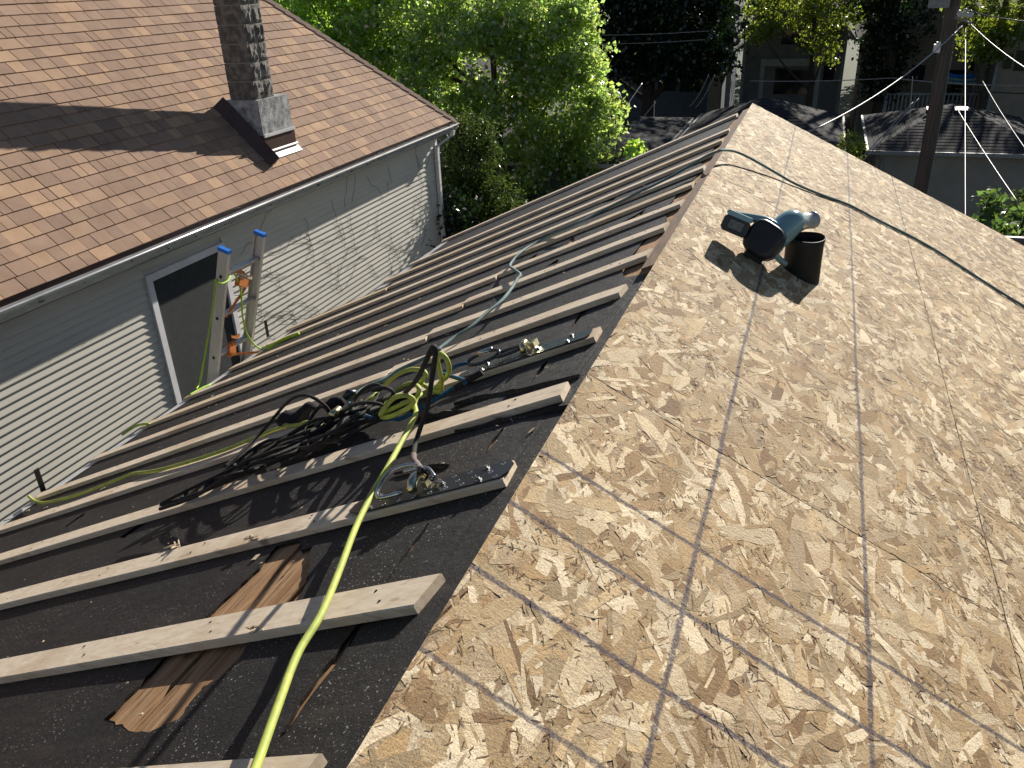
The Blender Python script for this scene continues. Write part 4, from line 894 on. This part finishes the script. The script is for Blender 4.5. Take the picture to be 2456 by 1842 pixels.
# trees along the far street
fr = random.Random(3)
FAR = [(-3.5, 72, "far tree behind the grey gabled house", 4.4), (4.5, 68, "far tree behind the tan house with the deck", 3.8)]
for x, y, lb, r in FAR:
    tree("far_tree", lb, x, y, .3, [(x+fr.uniform(-2, 2), y+fr.uniform(-1.5, 1.5), G+h, r*k, r*k, r*.55, 1100) for h, k in ((4, .85), (6.5, 1), (9, .7), (4.5, .95))], 'leaf_d', .42, group="trees along the far street", clump=.8, per=40, limbs=False)

# ================================================================== GARAGES AND HOUSES BEHIND
def hip_garage(name, label, x0, x1, y0, y1, ze, peak, wall, courses=16):
    t = thing(name, ((x0+x1)/2, (y0+y1)/2, G), label, "garage")
    o_ = .22; mb = MB(); mb.abox(x0+o_, x1-o_, y0+o_, y1-o_, G, ze-.02); mb.build("wall", wall, t)
    p = Vector(peak); c = [Vector((x0, y0, ze)), Vector((x1, y0, ze)), Vector((x1, y1, ze)), Vector((x0, y1, ze))]
    mb = MB()
    for k in range(4):
        a, b = c[k], c[(k+1) % 4]
        for i in range(courses):
            t0, t1 = i/courses, (i+1)/courses; v = random.uniform(.85, 1.15); up = Vector((0, 0, .008))
            A, B, C_, D_ = a.lerp(p, t0)+up, b.lerp(p, t0)+up, b.lerp(p, t1), a.lerp(p, t1)
            mb.cur = (v, v, v); mb.poly([A, B, C_, D_]); mb.cur = (.5, .5, .5); mb.poly([A-up*1.5, B-up*1.5, B, A])
    mb.build("roof", 'roof_dark', t, col=True)
    for k, (a, b, n_) in enumerate(((c[0], c[1], (0, -1)), (c[1], c[2], (1, 0)), (c[3], c[0], (-1, 0)))):
        m_ = (a+b)/2; e = (b-a)/2; n3 = Vector((n_[0], n_[1], 0)); mb = MB(); mb.box(m_ + n3*.03 - Vector((0, 0, .05)), e + e.normalized()*.03, n3*.03, (0, 0, .05)); mb.build("gutter", 'wtrim', t)
    return t
gr = hip_garage("garage", "grey stucco garage with charcoal pyramid roof behind the utility pole", 1.85, 6.35, 24, 30, -3.52, (4.05, 27, -2.74), 'stucco')
for px in (2238, 2306):                              # roof vents
    p = AY(px, 262, 26.6); mb = MB(); mb.box((p.x, 26.6, -2.86), (.17, 0, 0), (0, .12, .03), (0, -.02, .06)); mb.build("roof_vent", 'dark_metal', gr)
mb = MB(); mb.tube([(2.12, 23.97, -3.6), (2.22, 24.14, -3.8), (2.22, 24.14, G)], .04, 6); mb.build("downspout", 'wtrim', gr)
hip_garage("garage", "dark roofed garage just behind the roof peak", -3.3, 1.22, 24, 30, -3.52, (-1.05, 27, -2.58), 'wall_brown')
hip_garage("garage", "slate blue garage under the maple's right edge", -8.6, -3.5, 21.2, 29, -3.52, (-6.0, 25, -2.9), 'wall_blue')
def bhouse(name, label, x0, x1, y0, y1, ze, rise, wall, wins, gable=True, roof='roof_dark'):
    t = thing(name, ((x0+x1)/2, (y0+y1)/2, G), label, "house"); mb = MB(); mb.abox(x0, x1, y0, y1, G, ze)
    xm, zp = (x0+x1)/2, ze+rise
    if gable: mb.poly([(x0, y0, ze), (x1, y0, ze), (xm, y0, zp)]); mb.poly([(x0, y1, ze), (x1, y1, ze), (xm, y1, zp)])
    mb.build("wall", wall, t)
    if gable:
        for s, xe in ((-1, x0), (1, x1)):
            k = rise/(xm-x0); a = Vector((xe+s*.4, 0, ze-.4*k)); b = Vector((xm, 0, zp+.02)); th = Vector((0, 0, .12)); mb = MB(); mb.cur = (1, 1, 1)
            mb.loft([[a+Vector((0, y, 0)), b+Vector((0, y, 0)), b+th+Vector((0, y, 0)), a+th+Vector((0, y, 0))] for y in (y0-.35, y1+.3)]); r_ = mb.build("roof", roof, t, col=True)
            mb = MB(); d = b-a; mb.loft([[a+Vector((0, y, -.06)), b+Vector((0, y, -.06)), b+th*1.05+Vector((0, y, .02)), a+th*1.05+Vector((0, y, .02))] for y in (y0-.40, y0-.355)]); mb.build("rake_trim", 'wtrim', t)
    for xx in (x0, x1): mb = MB(); mb.abox(xx-.07, xx+.07, y0-.03, y0+.05, G, ze); mb.build("corner_trim", 'wtrim', t)
    for (px0, px1, py0, py1) in wins:
        a, b = AY(px0, py0, y0), AY(px1, py1, y0); w0, w1, z1, z0 = a.x, b.x, a.z, b.z
        mb = MB(); mb.abox(w0, w1, y0-.02, y0+.02, z0, z1); w_ = mb.build("window", 'glass', t); PINV[w_.name] = PINV[t.name]; f = .10
        for q in ((w0-f, w0, z0-f, z1+f), (w1, w1+f, z0-f, z1+f), (w0, w1, z1, z1+f), (w0, w1, z0-f, z0)):
            mb = MB(); mb.abox(q[0], q[1], y0-.05, y0+.02, q[2], q[3]); o = mb.build("window_frame", 'wtrim', w_); o.matrix_parent_inverse = Matrix.Translation(-t.location)
    return t
YB = 42
b0, b1 = AY(1790, 75, YB), AY(2032, 75, YB)
hb_ = bhouse("house", "grey gabled house with a white porch beam behind the garages", b0.x, b1.x, YB, YB+9, b0.z, 2.6, 'wall_grey', [(1842, 1868, 62, 86), (1878, 1900, 56, 106), (1903, 1926, 56, 106), (1994, 2014, 68, 94), (1860, 1888, 164, 226), (1978, 1999, 152, 194), (1894, 1940, 168, 226)])
pa, pb = AY(1825, 150, YB-1.6), AY(1972, 150, YB-1.6)
mb = MB(); mb.abox(pa.x, pb.x, YB-1.7, YB-1.5, pa.z-.14, pa.z+.14); mb.build("porch_beam", 'wtrim', hb_)
for xx in (pa.x+.1, pb.x-.1): mb = MB(); mb.abox(xx-.09, xx+.09, YB-1.69, YB-1.51, G, pa.z-.14); mb.build("porch_post", 'wtrim', hb_)
a0, a1 = AY(1452, 130, 43), AY(1768, 130, 43)
ha = bhouse("house", "dark house behind the dark maple with white framed patio doors", a0.x, a1.x-.8, 43, 52, AY(1600, 118, 43).z, 2.4, 'wall_blue', [(1518, 1542, 152, 200), (1580, 1620, 168, 218), (1632, 1655, 166, 220), (1659, 1680, 166, 220)])
d0, d1 = AY(1700, 40, 41), AY(1762, 40, 41)
mb = MB(); mb.abox(d0.x+.5, d1.x, 41, 44, AY(1740, 112, 41).z, AY(1740, 22, 41).z); mb.build("dormer_wall", 'wall_blue', ha)
mb = MB(); zt = AY(1740, 22, 41).z; mb.loft([[Vector((d0.x-.3, y, zt+.9)), Vector((d1.x+.25, y, zt)), Vector((d1.x+.25, y, zt+.12)), Vector((d0.x-.3, y, zt+1.02))] for y in (40.6, 44.3)]); mb.build("dormer_roof", 'roof_dark', ha, col=True)
mb = MB(); zl = AY(1740, 112, 40.9).z; mb.loft([[Vector((d0.x-1.0, y, zl+1.9)), Vector((d1.x-.2, y, zl-.3)), Vector((d1.x-.2, y, zl-.18)), Vector((d0.x-1.0, y, zl+2.02))] for y in (40.2, 41.0)]); mb.build("dormer_roof", 'roof_dark', ha, col=True)
mb = MB(); mb.abox(d1.x-.16, d1.x+.06, 40.85, 40.98, G, zt); mb.build("corner_trim", 'wtrim', ha)
mb = MB(); mb.abox(d1.x-.9, d1.x-.35, 40.5, 41.2, G, AY(1740, 118, 41).z-.2); mb.build("porch_pier", 'wall_tan', ha)
c0, c1 = AY(2078, 120, 41), AY(2375, 120, 41)
hc = bhouse("house", "tan house with a white railed deck behind the pole", c0.x, c1.x, 41, 50, AY(2250, 75, 41).z, 2.2, 'wall_tan', [(2188, 2214, 156, 196), (2330, 2352, 140, 170), (2268, 2300, 168, 240)])
mb = MB(); q0, q1 = AY(2118, 262, 39), AY(2345, 262, 39); mb.abox(q0.x, q1.x, 38.6, 40.9, q0.z-.35, q0.z-.2); mb.build("deck", 'wtrim', hc)
for k, zz in enumerate((q0.z-.12, q0.z+.62)): mb = MB(); mb.abox(q0.x, q1.x, 38.62, 38.70, zz, zz+.08); mb.build("deck_rail", 'wtrim', hc)
x = q0.x+.03; k = 0
while x < q1.x:
    w = .07 if k % 12 == 0 else .03; mb = MB(); mb.abox(x-w, x+w, 38.64, 38.68 if k % 12 else 38.71, (q0.z-.04 if k % 12 else G), q0.z+(.62 if k % 12 else .72)); mb.build("baluster" if k % 12 else "deck_post", 'wtrim', hc); x += .155; k += 1
e0 = AY(2398, 120, 36)
hd = bhouse("house", "brown sided house cut by the right picture edge", e0.x, e0.x+8, 36, 46, AY(2420, 40, 36).z, 2.4, 'wall_tan', [(2412, 2424, 128, 165), (2440, 2470, 120, 170)])
f0 = AY(620, 10, 27); bhouse("house", "pale grey house showing between the far left trees and the brown hip", f0.x-2, f0.x+6.0, 31, 40, -.2, 2.5, 'wall_grey', [], True)
# patio umbrella bundle on the deck, blue and teal
um = thing("awning", AY(2300, 200, 39.6), "blue and teal folded awning above the white railed deck", "awning")
for i, (z_, m_) in enumerate(((.10, 'blue'), (0, 'teal'), (-.1, 'teal'))):
    a, b = AY(2268-i*4, 178+i*8, 39.6), AY(2338+i*6, 182+i*9, 39.6); mb = MB(); mb.tube(cat([a, (a+b)/2+Vector((0, 0, -.05)), b], 5), .07, 7); mb.build("fold", m_, um, True)
mb = MB(); p = AY(2338, 200, 39.6); mb.tube([Vector((p.x, 39.6, G)), Vector((p.x, 39.6, AY(2350, 100, 39.6).z))], .035, 6); mb.build("pole", 'wtrim', um)
# rear porch corner past the gable
mb = MB(); mb.abox(1.3, 2.50, 7.3, 8.95, G, -1.62); o = mb.build("rear_porch", 'red', house)
mb = MB(); mb.abox(1.25, 2.53, 8.955, 9.0, -1.70, -1.54); mb.abox(2.505, 2.55, 7.3, 8.95, -1.70, -1.54); mb.build("porch_trim", 'wtrim', house)

# ================================================================== UTILITY POLE AND WIRES
PX, PY = 1.975, 13.0
up = thing("utility_pole", (PX, PY, G), "weathered wooden utility pole rising behind the roof at the right", "utility pole")
mb = MB(); pts = [Vector((PX + .012*sin(i), PY, G-.2 + i*(1.35-G+.2)/12)) for i in range(13)]; mb.tube(pts, [.112-.025*i/12 for i in range(13)], 16); mb.build("shaft", 'pole', up, True)
mb = MB(); c = AY(2255, -8, 12.86); mb.box(c, (.12, 0, 0), (0, .07, 0), (0, 0, .13)); mb.build("meter_box", 'wire', up)
mb = MB(); c = AY(2247, 116, 12.88); mb.box(c, (.04, 0, 0), (0, .05, 0), (0, 0, .05)); mb.box(c + Vector((.01, 0, .065)), (.025, 0, 0), (0, .03, 0), (0, 0, .015)); mb.build("junction_box", 'white_metal', up)
mb = MB(); a, b = AY(2296, 34, 12.85), AY(2334, 38, 12.85); cyl(mb, a, b, .03, 10); mb.build("insulator_arm", 'porcelain', up, True)
mb = MB(); a, b = AY(2290, 42, 12.85), AY(2330, 55, 12.85); cyl(mb, a, b, .014, 8); mb.build("bracket", 'wire', up, True)
for q in ((2300, 30), (2316, 26), (2328, 30)):
    c = AY(*q, 12.85); mb = MB(); mb.tube([c + Vector((0, 0, z)) for z in (-.03, -.01, 0, .02, .03)], [.02, .03, .018, .028, .01], 10); mb.build("insulator", 'porcelain', up, True)
def wire(label, a, b, sag, r, m_='wire', mid=None, n=14):
    a, b = Vector(a), Vector(b); pts = []
    for i in range(n+1):
        t = i/n; p = a.lerp(b, t); p.z -= sag*4*t*(1-t); pts.append(p)
    mb = MB(); mb.tube(pts, r, 5); o = mb.build("cable", m_, None, True); tag(o, label, "cable", "overhead wires"); return o
jn = AY(2318, 75, 12.8)
wire("thick grey service drop sagging from the pole to the roof's far edge", AY(2308, 62, 12.8), Rr(1935, 340, -.25)+Vector((0, .5, 0)), .12, .008)
wire("white twisted wire running straight from pole bracket to the right roof edge", AY(2316, 70, 12.8), Vector((1.62, 6.75, -.95)), .02, .005)
wire("thin wire from the pole head down to the lower right young tree", AY(2292, 255, 14), AY(2448, 495, 9.5), .02, .006)
wire("taut wire from the right insulators to the right picture edge", AY(2322, 52, 12.8), AY(2470, 170, 11), .03, .007)
wire("wire dropping steeply at the right edge across the garage roof", AY(2357, 195, 17), AY(2470, 372, 14), .03, .008)
wire("upper black line leaving the pole to the right", AY(2326, 27, 12.8), AY(2500, 52, 16), .03, .008, 'cable_black')
wire("pale horizontal line crossing before the tan house's deck", AY(2140, 187, 20), AY(2500, 205, 20), .05, .014)
wire("lower dark horizontal line right of the pole", AY(2290, 212, 20), AY(2500, 224, 20), .03, .012, 'cable_black')
wire("grey line crossing in front of the grey gabled house", AY(1800, 194, 20), AY(2140, 187, 20), .03, .010)
wire("upper thin line left of the dark maple", AY(1400, 84, 22), AY(1700, 74, 22), .03, .008)
wire("lower thin line left of the dark maple", AY(1400, 105, 22), AY(1690, 95, 22), .03, .008)
wire("left of two guy wires slanting up behind the sheets", AY(2060, 384, 12), AY(2190, 245, 12.6), .01, .006)
wire("right of two guy wires slanting up behind the sheets", AY(2066, 390, 12), AY(2204, 236, 12.6), .01, .006)
wire("thin upright wire hanging left of the pole", AY(2189, 185, 14), AY(2176, 350, 14), .0, .006)
for (a, b, lb) in (((1700, 178), (1655, 255), "left"), ((1714, 180), (1668, 258), "right")):
    wire("%s strand of the bright wire pair before the dark house" % lb, AY(a[0], a[1], 24), AY(b[0], b[1], 24), .1, .012)
wire("light pipe leaning between maple and slate blue garage", AY(1540, 200, 20), AY(1500, 258, 19), 0, .012)
wire("thin pole line crossing the slate blue garage roof", AY(1572, 245, 20), AY(1470, 372, 19), 0, .012)
